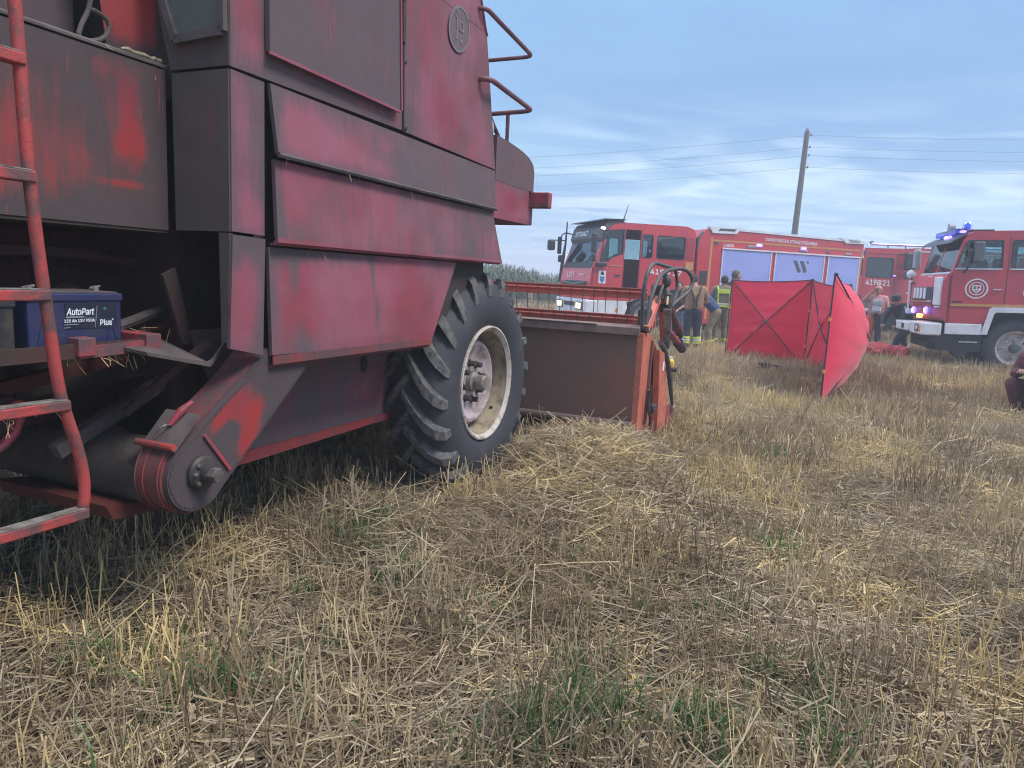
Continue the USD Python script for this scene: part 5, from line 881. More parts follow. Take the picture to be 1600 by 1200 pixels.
# third engine, older, on the right edge
T3d, T3n = frame(106); o3 = T3d * 4.565 + T3n * -16.913
t3 = Thing('fire_engine', 'older red fire engine with white bumper and round crest at the right edge', 'fire engine', (*(o3 + T3d * 2.4 + T3n * -1.2), 0.084), -106, (-1.2, 2.4, 0.0), None, 2.0)
W3 = -2.36
s3 = Polygon([(.0, .97), (.0, 1.92), (.05, 2.00), (.215, 2.68), (.27, 2.80), (.40, 2.86), (2.9, 2.88), (2.9, .97), (.72, .97)])
w31 = Polygon([(.10, 2.10), (.925, 2.10), (.90, 2.66), (.30, 2.655), (.25, 2.62)]); w32 = rrect(1.09, 2.10, 1.75, 2.66, .04); w33 = rrect(1.95, 2.10, 2.7, 2.66, .04)
ar3 = Polygon([(.70, .7), (.82, 1.26), (2.0, 1.26), (2.1, .7)])
for xx in (-.05, W3): obj('cab_side', extr(s3.difference(w31).difference(w32).difference(w33).difference(ar3), xx, xx + .05), 'truck_red_dull', t3)
for xx in (-.03, W3 + .03):
    for nm, p in (('door_window', w31), ('side_window', w32), ('side_window', w33)):
        w = pane(t3, nm, p, xx)
        if xx > -1: obj('window_sill', box((0, p.bounds[0] - .02, 2.082), (.018, p.bounds[2] + .01, 2.104)), 'rail_white', sub(w)); obj('window_seal', extr(p.buffer(.02).difference(p.buffer(-.006)), xx - .01, .003), 'truck_black', sub(w))
obj('cab_roof', extr(Polygon([(.215, 2.68), (.27, 2.80), (.40, 2.86), (2.9, 2.88), (2.9, 2.83), (.42, 2.81), (.31, 2.76), (.26, 2.68)]), W3 + .051, -.051), 'truck_red_dull', t3); obj('cab_back', box((W3 + .051, 2.85, .97), (-.051, 2.9, 2.83)), 'truck_red_dull', t3)
rf = obj('roof_hatch', rbox((-1.6, .42, 2.86), (-.3, .82, 2.915), .01), 'truck_black', t3)
fr3 = obj('cab_front', extr(Polygon([(.0, .99), (-.10, 1.1), (-.12, 1.70), (-.04, 1.98), (.05, 2.02), (.06, .99)]), W3, 0), 'truck_red_dull', t3)
obj('windscreen', extr(Polygon([(.04, 2.02), (.205, 2.68), (.217, 2.68), (.052, 2.02)]), W3 + .1, -.1), 'pane_clear', t3)
for xx in (-.1, W3, W3 / 2 - .03): obj('windscreen_pillar', extr(Polygon([(.03, 2.0), (.20, 2.69), (.27, 2.69), (.10, 2.0)]), xx, xx + (.098 if xx != W3 / 2 - .03 else .05)), 'truck_red_dull', t3)
obj('windscreen_seal', extr(Polygon([(-.02, 1.985), (.035, 2.035), (.07, 2.035), (.05, 1.985)]), W3 + .05, -.1), 'rail_white', t3)
for xx in (-.6, -1.5): obj('wiper', beam((xx, .03, 2.04), (xx - .5, .06, 2.16), .02, .02), 'truck_black', t3)
obj('sun_visor', extr(Polygon([(-.02, 2.63), (.02, 2.70), (.20, 2.80), (.27, 2.83), (.27, 2.80), (.20, 2.76), (.05, 2.67)]), W3 - .02, -.06), 'truck_grey', t3)
obj('vent_panel', rbox((-.50, -.155, 1.33), (-.02, -.10, 1.93), .02), 'truck_white', t3); obj('vent_step', rbox((-.36, -.15, 1.285), (-.04, -.11, 1.315), .008), 'truck_white', t3)
gg = obj('grille', box((W3 + .12, -.135, 1.42), (-.62, -.125, 1.72)), 'truck_black', t3)
for k in range(7): obj('grille_bar', box((W3 + .1, -.15, 1.10 + .045 * k), (-.62, -.12, 1.12 + .045 * k)), 'truck_red', sub(gg))
for xx in (-2.05, -1.78, -1.5, -1.2): obj('grille_vent', rbox((xx - .09, -.16, 1.45), (xx + .09, -.135, 1.70), .035), 'print_white', sub(gg))
obj('front_rail', box((W3 + .1, -.16, 1.385), (-.65, -.125, 1.41)), 'truck_orange', t3); obj('hood_handle', rbox((-.95, -.17, 1.93), (-.62, -.14, 1.95), .006), 'rail_white', t3); obj('hood_handle', rbox((-.9, -.17, 1.40), (-.62, -.14, 1.42), .006), 'rail_white', t3)
bm3 = obj('bumper', cat([rbox((-1.05, -.42, .70), (.0, -.05, .965), .03)]), 'truck_white', t3); obj('bumper', rbox((W3 - .02, -.44, .72), (-1.06, -.08, .93), .03), 'truck_white', t3)
obj('fog_lamp', rbox((-.60, -.43, .76), (-.30, -.41, .92), .01), 'truck_black', sub(bm3)); obj('lamp_glass', ico((-.42, -.43, .84), .06, 2, (1, .3, 1)), 'print_white', sub(bm3)); obj('side_marker', rbox((-.27, -.43, .76), (-.16, -.41, .92), .01), 'dot_orange', sub(bm3)); obj('tow_hole', box((-1.75, -.445, .77), (-1.5, -.43, .88)), 'truck_black', t3)
for (xx, zz, c, s_) in ((-2.0, 1.17, 'lamp_blue', .03), (-.95, 1.19, 'lamp_blue', .03)):
    b = obj('blue_flasher', rbox((xx - s_, -.19, zz - .07), (xx + s_, -.12, zz + .09), .02), c, t3); obj('flasher_core', rbox((xx - .02, -.197, zz - .03), (xx + .02, -.188, zz + .05), .003), 'lamp_blue_core', sub(b))
obj('indicator', rbox((-1.55, -.19, 1.02), (-1.30, -.12, 1.12), .02), 'lamp_amber', t3)
hb = group_part(t3, 'hook_bar'); obj('bar', box((W3 + .02, -.23, 1.14), (W3 + .10, -.20, 1.86)), 'truck_white', hb); obj('bar_hook', cat([box((W3 - .02, -.23, 1.83), (W3 + .25, -.20, 1.87)), box((W3 - .2, -.23, 1.55), (W3 + .04, -.21, 1.58))]), 'truck_white', hb); obj('bar_foot', rbox((W3 - .1, -.26, 1.08), (W3 + .16, -.12, 1.20), .03), 'print_white', hb)
lb = obj('lightbar', rbox((W3 + .5, .12, 2.82), (-.35, .34, 2.94), .03), 'lens_blue', t3); obj('blue_flasher', rbox((-.95, .06, 2.74), (-.62, .14, 2.81), .02), 'lamp_blue', t3); obj('flasher_core', rbox((-.90, .052, 2.755), (-.66, .062, 2.795), .003), 'lamp_blue_core', t3); obj('blue_flasher', rbox((-.18, .14, 2.83), (-.04, .24, 2.88), .02), 'lamp_blue', t3)
bc = obj('beacon', lathe([(0, 2.89), (.085, 2.89), (.10, 2.92), (.095, 3.0), (.06, 3.05), (0, 3.06)], (-.25, .30, 0), 'z', 18), 'lens_blue', t3, smooth=40); obj('beacon_bulb', ico((-.25, .30, 2.96), .035, 1), 'print_white', sub(bc))
obj('roof_spot', cat([lathe([(0, -.05), (.10, -.05), (.09, .06), (0, .1)], (-1.0, .2, 3.0), 'y', 16), cyl((-1.0, .22, 2.86), (-1.0, .22, 2.95), .02, 8)]), 'print_grey', t3)
m = obj('mirror', rbox((.06, .36, 2.22), (.14, .56, 2.64), .03), 'truck_grey', t3); obj('mirror_arm', tube(bend([(.0, .24, 2.02), (.10, .27, 2.08), (.11, .31, 2.35), (.10, .38, 2.5)], 10), .018, 6), 'truck_black', sub(m)); obj('mirror_low', ico((.11, .30, 2.43), .045, 2, (.6, 1, 1.6)), 'truck_black', sub(m))
m = obj('mirror', rbox((W3 - .35, -.12, 2.12), (W3 - .08, .02, 2.62), .06), 'print_grey', t3); obj('mirror_low', ico((W3 - .2, -.15, 2.02), .14, 2, (1, .7, .8)), 'print_white', sub(m)); obj('mirror_arm', tube(bend([(W3 + .1, .0, 1.7), (W3 - .1, -.15, 1.9), (W3 - .2, -.1, 2.2)], 10), .02, 6), 'truck_black', sub(m))
em = obj('door_crest', extr(Polygon([(.51 + .21 * math.cos(a), 1.69 + .205 * math.sin(a)) for a in ea], [[(.51 + .185 * math.cos(a), 1.69 + .18 * math.sin(a)) for a in ea]]), .001, .006), 'print_white', t3, label='round white door crest')
obj('crest_ring', extr(Polygon([(.51 + .14 * math.cos(a), 1.69 + .135 * math.sin(a)) for a in ea], [[(.51 + .125 * math.cos(a), 1.69 + .12 * math.sin(a)) for a in ea]]), .001, .006), 'print_white', sub(em))
for k in range(26):
    a = math.radians(-50 + 280 * k / 25); obj('crest_letter', beam((.004, .51 + .150 * math.cos(a), 1.69 + .145 * math.sin(a)), (.004, .51 + .174 * math.cos(a), 1.69 + .168 * math.sin(a)), .004, .012, (1, 0, 0)), 'print_grey', sub(em))
obj('crest_shield', extr(Polygon([(.43, 1.76), (.59, 1.76), (.59, 1.66), (.51, 1.59), (.43, 1.66)]), .001, .005), 'print_white', sub(em)); obj('crest_shield', extr(Polygon([(.45, 1.74), (.50, 1.74), (.50, 1.68), (.45, 1.68)]), .005, .008), plain('crest_green', (.08, .25, .14), .5), sub(em)); obj('crest_shield', extr(Polygon([(.52, 1.74), (.57, 1.74), (.57, 1.70), (.52, 1.68)]), .005, .008), 'truck_red', sub(em)); obj('crest_shield', extr(Polygon([(.46, 1.66), (.56, 1.66), (.51, 1.61)]), .005, .008), 'print_grey', sub(em))
[obj('door_seam', q, 'truck_black', t3) for q in [box((.0005, 1.03, 1.30), (.004, 1.04, 2.75)), box((.0005, .012, 1.3), (.004, .02, 1.95)), box((.0005, .02, 1.29), (.004, 1.04, 1.298))]]
obj('door_handle', rbox((0, .80, 1.66), (.03, .96, 1.685), .008), 'chrome', t3); obj('door_strip', box((.001, .06, 1.325), (.006, 1.9, 1.375)), 'truck_orange', t3); obj('maker_plate', box((.001, .08, 1.40), (.006, .28, 1.43)), 'truck_black', t3)
obj('lettering', text_on('OSP', .20, (.002, 1.33, 1.52), (0, 1, 0), (0, 0, 1), .62), 'print_white', t3)
obj('sill', rbox((-.06, .005, .735), (.02, .675, .962), .015), 'truck_white', t3)
obj('fender', extr(Polygon([(.665, .75), (.78, 1.28), (.84, 1.318), (2.1, 1.318), (2.25, .75), (2.13, .75), (2.02, 1.21), (.91, 1.21), (.87, 1.18), (.775, .75)]), -.30, .035), 'truck_white', t3)
obj('wheel_well', box((W3 + .3, .78, .75), (-.32, 2.1, 1.2)), 'inside_dark', t3); obj('step_bar', box((-.02, .28, .575), (.02, .62, .595)), 'chrome', t3); obj('underbody', box((W3 + .1, -.1, .38), (-.12, .74, .96)), 'truck_black', t3)
obj('axle_drum', cyl((-.35, .35, .42), (-.1, .35, .42), .16, 14), 'truck_black', t3); obj('front_spring', beam((-.4, -.2, .45), (-.4, .7, .4), .08, .12), 'truck_black', t3)
cabin_inside(t3, W3, .08, 2.8, 1.15); obj('body', box((W3, 3.0, 1.0), (0, 6.2, 2.8)), 'truck_red', t3); obj('chassis', box((W3 + .5, -.1, .5), (-.5, 6.0, .9)), 'truck_black', t3)
for yy in (1.33, 4.6): truck_wheel(t3, yy, .48, .58, .36, -.06); truck_wheel(t3, yy, .48, .58, .36, W3 + .06, -1)

# ------------------------------------------------------------------ folding red privacy screen, of three popped-up panels
scr = Thing('privacy_screen', 'bright red folding privacy screen of cloth panels on black crossed poles', 'screen', (5.3, 12.4, 0), 0, (5.3, 12.4, 0))
A0, A1, B1, C1 = np.array([4.37, 14.63]), np.array([5.66, 13.80]), np.array([5.72, 12.35]), np.array([4.235, 9.62])
def gz(p): return float(height(p[0], p[1]))
def panel(p, q, zb0, zt0, zb1, zt1, bulge, outn, sag=.05, nu=34, nv=30, label=None, side=.014, lean0=0, lean1=0):
    s, t = np.meshgrid(np.linspace(0, 1, nu), np.linspace(0, 1, nv), indexing='ij')
    d = (q - p); nn = np.array([outn[0], outn[1], 0.0]); nn /= np.linalg.norm(nn); dl = d / np.linalg.norm(d)
    zb, zt = zb0 * (1 - s) + zb1 * s, zt0 * (1 - s) + zt1 * s
    zt = zt - sag * 4 * s * (1 - s); zb = zb + sag * .5 * 4 * s * (1 - s); ss = s + side * (1 - 2 * s) * 4 * t * (1 - t) * 1.0
    XY = p + (d * ss[..., None]); Z = zb * (1 - t) + zt * t
    r = np.maximum(abs(s - .5), abs(t - .5)) * 2; hb = bulge * ((1 - r) ** .9 if bulge < .3 else (4 * s * (1 - s)) ** .8 * (4 * t * (1 - t)) ** .75)
    P = np.dstack([XY, Z]) + nn * hb[..., None]
    P += nn * ((meshkit.fbm(P * np.array([2.4, 2.4, 8.0]), 3, 8) - .5) * .085 * np.clip(1.2 - r, 0, 1))[..., None]
    idx = np.arange(nu * nv).reshape(nu, nv); a, b, c, e = idx[:-1, :-1].ravel(), idx[1:, :-1].ravel(), idx[1:, 1:].ravel(), idx[:-1, 1:].ravel()
    F = np.vstack([np.c_[a, b, c], np.c_[a, c, e]]); n = nu * nv; V = np.vstack([P.reshape(-1, 3), P.reshape(-1, 3) - nn * .003])
    ring = np.r_[idx[:-1, 0], idx[-1, :-1], idx[:0:-1, -1], idx[0, :0:-1]]; r2 = np.roll(ring, -1)
    F = np.vstack([F, F[:, ::-1] + n, np.c_[ring, ring + n, r2 + n], np.c_[ring, r2 + n, r2]])
    o = obj('cloth_panel', trimesh.Trimesh(V, F, process=False), MAT['screen_cloth'], scr, smooth=50, label=label); pp = (scr, o[1])
    c3 = P[nu // 2, nv // 2] + nn * .012
    for (i, j) in ((0, 0), (0, -1), (-1, 0), (-1, -1)):
        e3 = P[i, j] + nn * .012; m3_ = (c3 + e3) / 2 + nn * bulge * .03
        obj('strut', tube(bend([c3, m3_, e3], 8), .0115, 6), 'strut_black', pp); obj('corner_cap', ico(e3, .024, 1), 'strut_black', pp)
    for k in range(4):
        a2 = k * math.pi / 2 + .4; obj('hub', beam(c3 - .045 * (np.r_[dl, 0] * math.cos(a2) + np.array([0, 0, 1]) * math.sin(a2)), c3 + .045 * (np.r_[dl, 0] * math.cos(a2) + np.array([0, 0, 1]) * math.sin(a2)), .022, .014), 'bare_steel', pp) if k < 2 else None
    for row in (0, -1): obj('hem', tube(P[::3, row] , .008, 5), 'strut_black', pp)
    return P
MAT['screen_cloth'] = usdkit.material(stage, '/World/Looks/screen_cloth', {
    'g': ('geometry', {}), 'n': ('noise_texture', {'scale': 3.0, 'detail': 4.0}), 'mx': ('mix', {'color1': (.84, .026, .095), 'color2': (.76, .022, .085)}),
    'p': ('principled_bsdf', {'roughness': .6, 'sheen_weight': .3}), 't': ('translucent_bsdf', {'color': (.92, .04, .13)}), 'x': ('mix_closure', {'fac': .32}),
    'nb': ('noise_texture', {'scale': 7.0, 'detail': 3.0}), 'b': ('bump', {'strength': .12, 'distance': .02})},
    [('g.position', 'n.vector'), ('n.fac', 'mx.fac'), ('mx.color', 'p.base_color'), ('g.position', 'nb.vector'), ('nb.fac', 'b.height'), ('b.normal', 'p.normal'), ('p.BSDF', 'x.closure1'), ('t.BSDF', 'x.closure2')], surface='x.closure')
panel(A0, A1, .0, 1.63, -.0, 1.70, .16, (-.55, -.84), .03, label='flat wide panel facing the camera')
panel(A1, B1, -.0, 1.70, .0, 1.62, .12, (-.98, -.1), .05, label='folded middle panel')
panel(B1, C1, .0, 1.62, -.06, 1.72, .42, (.88, -.47), .04, label='near panel seen nearly edge on, bulging to the right')
for p, z0, z1 in ((A0, -.05, 1.65), (A1, -.05, 1.72), (C1, -.08, 1.74)):
    q = p + np.array([-.012, -.02]); o = obj('pole', tube([(*q, z0), (*q, (z0 + z1) / 2), (*q, z1)], .012, 8), 'strut_black', scr)
    for f in (.27, .66): obj('joint', cyl((*q, z0 + (z1 - z0) * f - .025), (*q, z0 + (z1 - z0) * f + .025), .019, 8), 'dot_orange', (scr, o[1]))
sb = Thing('shoe', 'black shoe lying in the stubble before the red screen', 'shoe', (4.30, 12.11, gz((4.3, 12.1)) + .14), 25)
obj('upper', tube(bend([(-.12, 0, .06), (-.04, 0, .07), (.06, 0, .05), (.14, 0, .035)], 10), [.03, .05, .055, .052, .048, .046, .044, .042, .036, .015], 10), 'boot_black', sb, smooth=50)
obj('sole', rbox((-.14, -.045, -.005), (.15, .045, .02), .01), 'rubber', sb)
sb = Thing('glove', 'small dark glove lying right of the black shoe', 'glove', (4.52, 12.15, gz((4.5, 12.1)) + .16), 70)
obj('palm', rbox((-.05, -.04, 0), (.05, .04, .035), .015), 'boot_black', sb)
for k in range(4): obj('finger', tube([(.045, -.03 + .02 * k, .018), (.09, -.032 + .022 * k, .022), (.115, -.032 + .022 * k, .012)], [.011, .010, .007], 7), 'boot_black', sb)
obj('thumb', tube([(-.01, .035, .018), (.03, .065, .02), (.05, .07, .015)], [.012, .011, .007], 7), 'boot_black', sb)
ye = Thing('bottle', 'small yellow plastic bottle in the stubble beside the header', 'bottle', (2.60, 11.7, gz((2.6, 11.7)) + .05), 20)
obj('body', lathe([(0, 0), (.065, 0), (.07, .02), (.07, .17), (.055, .2), (.025, .23), (.025, .235), (0, .235)], (0, 0, 0), 'z', 16), 'yellow_plastic', ye, smooth=35)
obj('cap', lathe([(0, .232), (.03, .232), (.03, .265), (0, .265)], (0, 0, 0), 'z', 12), 'truck_white', ye)
bg = Thing('rescue_bag', 'red crumpled rescue bag lying on the stubble right of the screen', 'bag', (8.12, 15.8, .12), -8)
bm = trimesh.creation.icosphere(4, 1.0); p = bm.vertices * [.62, .26, .15]; p = np.sign(p) * np.abs(p) ** .9; p += bm.vertices * ((meshkit.fbm(p * 7, 3, 2) - .5) * .16)[:, None]; bm.vertices = p + [0, 0, .12]
obj('bag_body', bm, 'bag_red', bg, smooth=40)
bm2 = trimesh.creation.icosphere(3, 1.0); p = bm2.vertices * [.24, .18, .14]; p += bm2.vertices * ((meshkit.fbm(p * 9, 3, 5) - .5) * .12)[:, None]; bm2.vertices = p + [.36, -.16, .12]
obj('side_pocket', bm2, 'bag_red', bg, smooth=40)
for xx in (-.25, .2): obj('strap', tube(bend([(xx, -.27, .03), (xx, -.22, .2), (xx + .02, 0, .29), (xx, .2, .2)], 14), .02, 6), 'strut_black', bg)

# ------------------------------------------------------------------ people
SP = {}
def hullc(chain, seg=10):
    """tapering limb: hulls of the spheres at neighbouring joints"""
    out = []
    for (p, r), (q, s) in zip(chain[:-1], chain[1:]):
        out.append(m3.Manifold.batch_hull([m3.Manifold.sphere(r, seg).translate(tuple(p)), m3.Manifold.sphere(s, seg).translate(tuple(q))]))
    return out
def blend(parts, it=6, edge=.035):
    m = m3.Manifold.batch_boolean(parts, m3.OpType.Add).refine_to_length(edge); t = tm(m); t.merge_vertices()
    trimesh.smoothing.filter_taubin(t, iterations=it); return t
def ell3(c, r, n=14): return m3.Manifold.sphere(1.0, n).scale(tuple(r)).translate(tuple(c))
def orient(man, c, yaw=0, pitch=0, roll=0): return man.rotate((math.degrees(pitch), math.degrees(roll), math.degrees(yaw))).translate(tuple(c))
BASE = dict(pelvis=(0, 0, .95), chest=(0, .01, 1.27), neck=(0, .0, 1.47), head=(0, .03, 1.62), shL=(-.19, 0, 1.41), shR=(.19, 0, 1.41), elL=(-.25, -.03, 1.13), elR=(.25, -.03, 1.13), wrL=(-.26, .08, .89), wrR=(.26, .08, .89),
    hipL=(-.095, 0, .90), hipR=(.095, 0, .90), knL=(-.11, .02, .50), knR=(.11, .02, .50), anL=(-.12, -.02, .09), anR=(.12, -.02, .09))
def hand(w, d, side, up=(0, 0, 1)):
    d = np.array(d, float); d /= np.linalg.norm(d); s = np.cross(d, np.array(up, float)); s = s if np.linalg.norm(s) > .1 else np.cross(d, [1, 0, .2]); s /= np.linalg.norm(s); n = np.cross(s, d); w = np.array(w, float)
    pc = [w + d * .02 + s * .0, w + d * .085 - s * .03, w + d * .085 + s * .03]; out = [m3.Manifold.batch_hull([m3.Manifold.sphere(.02, 8).translate(tuple(q)) for q in pc])]
    for k, L in enumerate((.066, .076, .072, .056)):
        b = w + d * .088 + s * (-.031 + .0205 * k); m1 = b + d * L * .45 - n * .010; e = m1 + d * L * .35 - n * .028
        out += hullc([(b, .0095), (m1, .009), (e, .0075)], 7)
    t0 = w + d * .035 + s * .03 * side; t1_ = t0 + d * .03 + s * .03 * side - n * .012; t2_ = t1_ + d * .03 - n * .012
    return out + hullc([(t0, .012), (t1_, .011), (t2_, .008)], 7)
def person(label, loc, yaw, pose, top, legs, sleeves='short', hair='hair_dark', boots='boot_black', bands=(), extras=None, face_yaw=0.0, face_pitch=0.0, shorts=False, scale=1.0, hairstyle='short', legs2=None, jacket=False, group=None):
    J = {k: np.array(v, float) for k, v in BASE.items()}; J.update({k: np.array(v, float) for k, v in pose.items()})
    t = Thing('person', label, 'person', (*loc, float(height(*loc))), math.degrees(yaw), (0, 0, 0), group)
    sc = lambda m: trimesh.Trimesh(np.asarray(m.vertices) * scale, m.faces, process=False)
    fx = lambda v: np.array([v[0] * math.cos(face_yaw) - v[1] * math.sin(face_yaw), v[0] * math.sin(face_yaw) + v[1] * math.cos(face_yaw), v[2]])
    def fp(v): # a point of the head, turned and tilted
        c, s = math.cos(face_pitch), math.sin(face_pitch); v = np.array([v[0], v[1] * c - v[2] * s, v[1] * s + v[2] * c]); return J['head'] + fx(v)
    # one continuous body
    B = hullc([(J['neck'] - [0, 0, .03], .06), (fp((0, -.02, -.07)), .055)])
    B += [m3.Manifold.batch_hull([m3.Manifold.sphere(r, 12).translate(tuple(fp(c))) for c, r in (((0, -.025, .045), .085), ((0, .01, .05), .08), ((0, .03, -.02), .065), ((0, .05, -.075), .035), ((0, -.03, -.02), .07))])]
    B += hullc([(fp((0, .092, .018)), .010), (fp((0, .112, -.022)), .016)], 8) + hullc([(fp((-.025, .085, -.062)), .010), (fp((.025, .085, -.062)), .010)], 8)
    for s in (-1, 1): B += [ell3(fp((s * .084, -.005, .0)), (.014, .022, .033), 10)]
    tor = [m3.Manifold.batch_hull([m3.Manifold.sphere(.085, 10).translate(tuple(J[a])) for a in ('hipL', 'hipR')] + [m3.Manifold.sphere(.115, 10).translate(tuple((J['pelvis'] * .55 + J['chest'] * .45)))]),
           m3.Manifold.batch_hull([m3.Manifold.sphere(.115, 10).translate(tuple((J['pelvis'] * .55 + J['chest'] * .45))), m3.Manifold.sphere(.12, 10).translate(tuple(J['chest'] + (J['shL'] - J['shR']) * .18)), m3.Manifold.sphere(.12, 10).translate(tuple(J['chest'] - (J['shL'] - J['shR']) * .18))]),
           m3.Manifold.batch_hull([m3.Manifold.sphere(.12, 10).translate(tuple(J['chest'] + (J['shL'] - J['shR']) * .18)), m3.Manifold.sphere(.12, 10).translate(tuple(J['chest'] - (J['shL'] - J['shR']) * .18)), m3.Manifold.sphere(.065, 10).translate(tuple(J['shL'])), m3.Manifold.sphere(.065, 10).translate(tuple(J['shR'])), m3.Manifold.sphere(.055, 10).translate(tuple(J['neck'] - [0, 0, .02]))])]
    arms, lgs = {}, {}
    for s in 'LR':
        arms[s] = [(J['sh' + s], .058), (J['el' + s] * .5 + J['sh' + s] * .5, .05), (J['el' + s], .041), (J['el' + s] * .6 + J['wr' + s] * .4, .041), (J['wr' + s], .027)]
        lgs[s] = [(J['hip' + s], .095), (J['hip' + s] * .5 + J['kn' + s] * .5, .078), (J['kn' + s], .057), (J['kn' + s] * .65 + J['an' + s] * .35, .058), (J['an' + s], .038)]
        B += hullc(arms[s]) + hullc(lgs[s]) + hand(J['wr' + s], J['wr' + s] - J['el' + s], -1 if s == 'R' else 1)
    obj('body', sc(blend(B + tor, 4, .03)), 'skin', t, smooth=60)
    for s in (-1, 1): obj('eye', sc(ico(fp((s * .033, .083, .015)), .011, 1)), 'eye_dark', t)
    # hair
    if hair:
        hp_ = [m3.Manifold.batch_hull([m3.Manifold.sphere(r, 12).translate(tuple(fp(c))) for c, r in (((0, -.03, .055), .094), ((0, .0, .07), .082), ((0, -.045, .0), .075))])]
        obj('hair', sc(blend(hp_, 3, .03)), hair, t, smooth=60)
    # clothes
    g = lambda ch, d: [(p, r + d) for p, r in ch]
    if legs:
        L = [tor[0].scale((1, 1, 1))]; L = [m3.Manifold.batch_hull([m3.Manifold.sphere(.112, 10).translate(tuple(J[a])) for a in ('hipL', 'hipR')] + [m3.Manifold.sphere(.132, 10).translate(tuple(J['pelvis'] * .75 + J['chest'] * .25))])]
        pr = {}
        for s in 'LR':
            ch = g(lgs[s], .028); ch = [(p, max(r, .078)) for p, r in ch]
            if shorts: ch = [ch[0], ch[1], (ch[2][0] + (ch[2][0] - ch[1][0]) * .05, .095)]
            pr[s] = hullc(ch)
        if legs2: obj('trousers', sc(blend(L + pr['L'], 5, .03)), legs, t, smooth=60); obj('trouser_leg', sc(blend(pr['R'], 5, .03)), legs2, t, smooth=60)
        else: obj('trousers', sc(blend(L + pr['L'] + pr['R'], 5, .03)), legs, t, smooth=60)
    if top:
        d = .03 if jacket else .02; c1, c2 = J['chest'] + (J['shL'] - J['shR']) * .2, J['chest'] - (J['shL'] - J['shR']) * .2; lowp = J['pelvis'] * (.95 if jacket else .8) + J['chest'] * (.05 if jacket else .2); sp = lambda p, r: m3.Manifold.sphere(r + d, 10).translate(tuple(p))
        S = [m3.Manifold.batch_hull([sp(lowp + (J['hipL'] - J['hipR']) * .4, .11), sp(lowp - (J['hipL'] - J['hipR']) * .4, .11), sp(c1, .12), sp(c2, .12)]), m3.Manifold.batch_hull([sp(c1, .12), sp(c2, .12), sp(J['shL'], .062), sp(J['shR'], .062), sp(J['neck'] - [0, 0, .035], .05)])]
        for s in 'LR':
            a = g(arms[s], d + .004); S += hullc(a if sleeves == 'long' else a[:2] + [(J['el' + s] * .75 + J['sh' + s] * .25, .06)])
        obj('jacket' if jacket else 'shirt', sc(blend(S, 5, .03)), top, t, smooth=60)
    for s in 'LR':
        a = J['an' + s]; k = J['kn' + s]; f = np.array([.0, .17, -.045]); pf = pose.get('foot' + s); f = np.array(pf) if pf is not None else f
        bt = hullc([(a + (k - a) * .35, .066), (a, .056), (a + [0, -.03, -.05], .045)]) + hullc([(a + [0, -.03, -.05], .042), (a + f * .5 + [0, 0, -.02], .044), (a + f, .036)])
        obj('boot', sc(blend(bt, 3, .03)), boots, t, smooth=60)
    def ring(c, ax, r, w):
        ax = np.array(ax, float); ax /= np.linalg.norm(ax); x, y = frame_of(ax); q = np.linspace(0, 2 * np.pi, 20, endpoint=False)
        V = np.vstack([np.array(c) + rr * (np.cos(q)[:, None] * x + np.sin(q)[:, None] * y) + ax * h for rr, h in ((r - .01, -w / 2), (r, -w / 2), (r, w / 2), (r - .01, w / 2))]); F = []
        for i in range(4):
            for j in range(20): a_, b_, c_, d_ = i * 20 + j, i * 20 + (j + 1) % 20, ((i + 1) % 4) * 20 + (j + 1) % 20, ((i + 1) % 4) * 20 + j; F += [[a_, b_, c_], [a_, c_, d_]]
        return trimesh.Trimesh(V, F, process=False)
    for (a, b, f, r, w, m) in bands:
        A, Bq = J[a], J[b]; obj('reflective_band', sc(ring(A + (Bq - A) * f, Bq - A, r, w)), m, t)
    if extras: extras(t, J, sc, fp, g, arms, lgs)
    return t
SHIN = [('knL', 'anL', .42, .094, .05, 'band_lime'), ('knR', 'anR', .42, .094, .05, 'band_lime'), ('knL', 'anL', .55, .093, .04, 'band_silver'), ('knR', 'anR', .55, .093, .04, 'band_silver'), ('knL', 'anL', .68, .092, .05, 'band_lime'), ('knR', 'anR', .68, .092, .05, 'band_lime')]
def braces(t, J, sc, fp, g, arms, lgs):
    bk = J['chest'] * .5 + J['pelvis'] * .5
    for s in (-1, 1):
        obj('brace_strap', sc(tube(bend([J['pelvis'] + [s * .05, -.145, .08], J['chest'] + [s * .03, -.155, -.08], J['chest'] + [s * .075, -.145, .06], (J['shL'] if s < 0 else J['shR']) * .65 + J['neck'] * .35 + [0, -.03, .065], J['chest'] + [s * .09, .14, .06]], 18), .016, 6)), 'strut_black', t)
    obj('shin_stripe', sc(tube([J['knR'] + [.085, -.04, .12], J['knR'] + [.085, -.04, -.15]], .012, 6)), 'band_silver', t)
person('firefighter seen from behind in a tan shirt and dark braced trousers, head bowed', (4.0, 16.1), -.05, dict(head=(-.03, .10, 1.60), elL=(-.27, .06, 1.16), wrL=(-.15, .24, 1.05), elR=(.31, .06, 1.15), wrR=(.20, .26, 1.08), anL=(-.13, -.02, .09), anR=(.15, -.02, .09)), 'cloth_tan', 'cloth_navy', bands=SHIN, extras=braces, face_pitch=-.35, face_yaw=.3)
def p2x(t, J, sc, fp, g, arms, lgs): pass
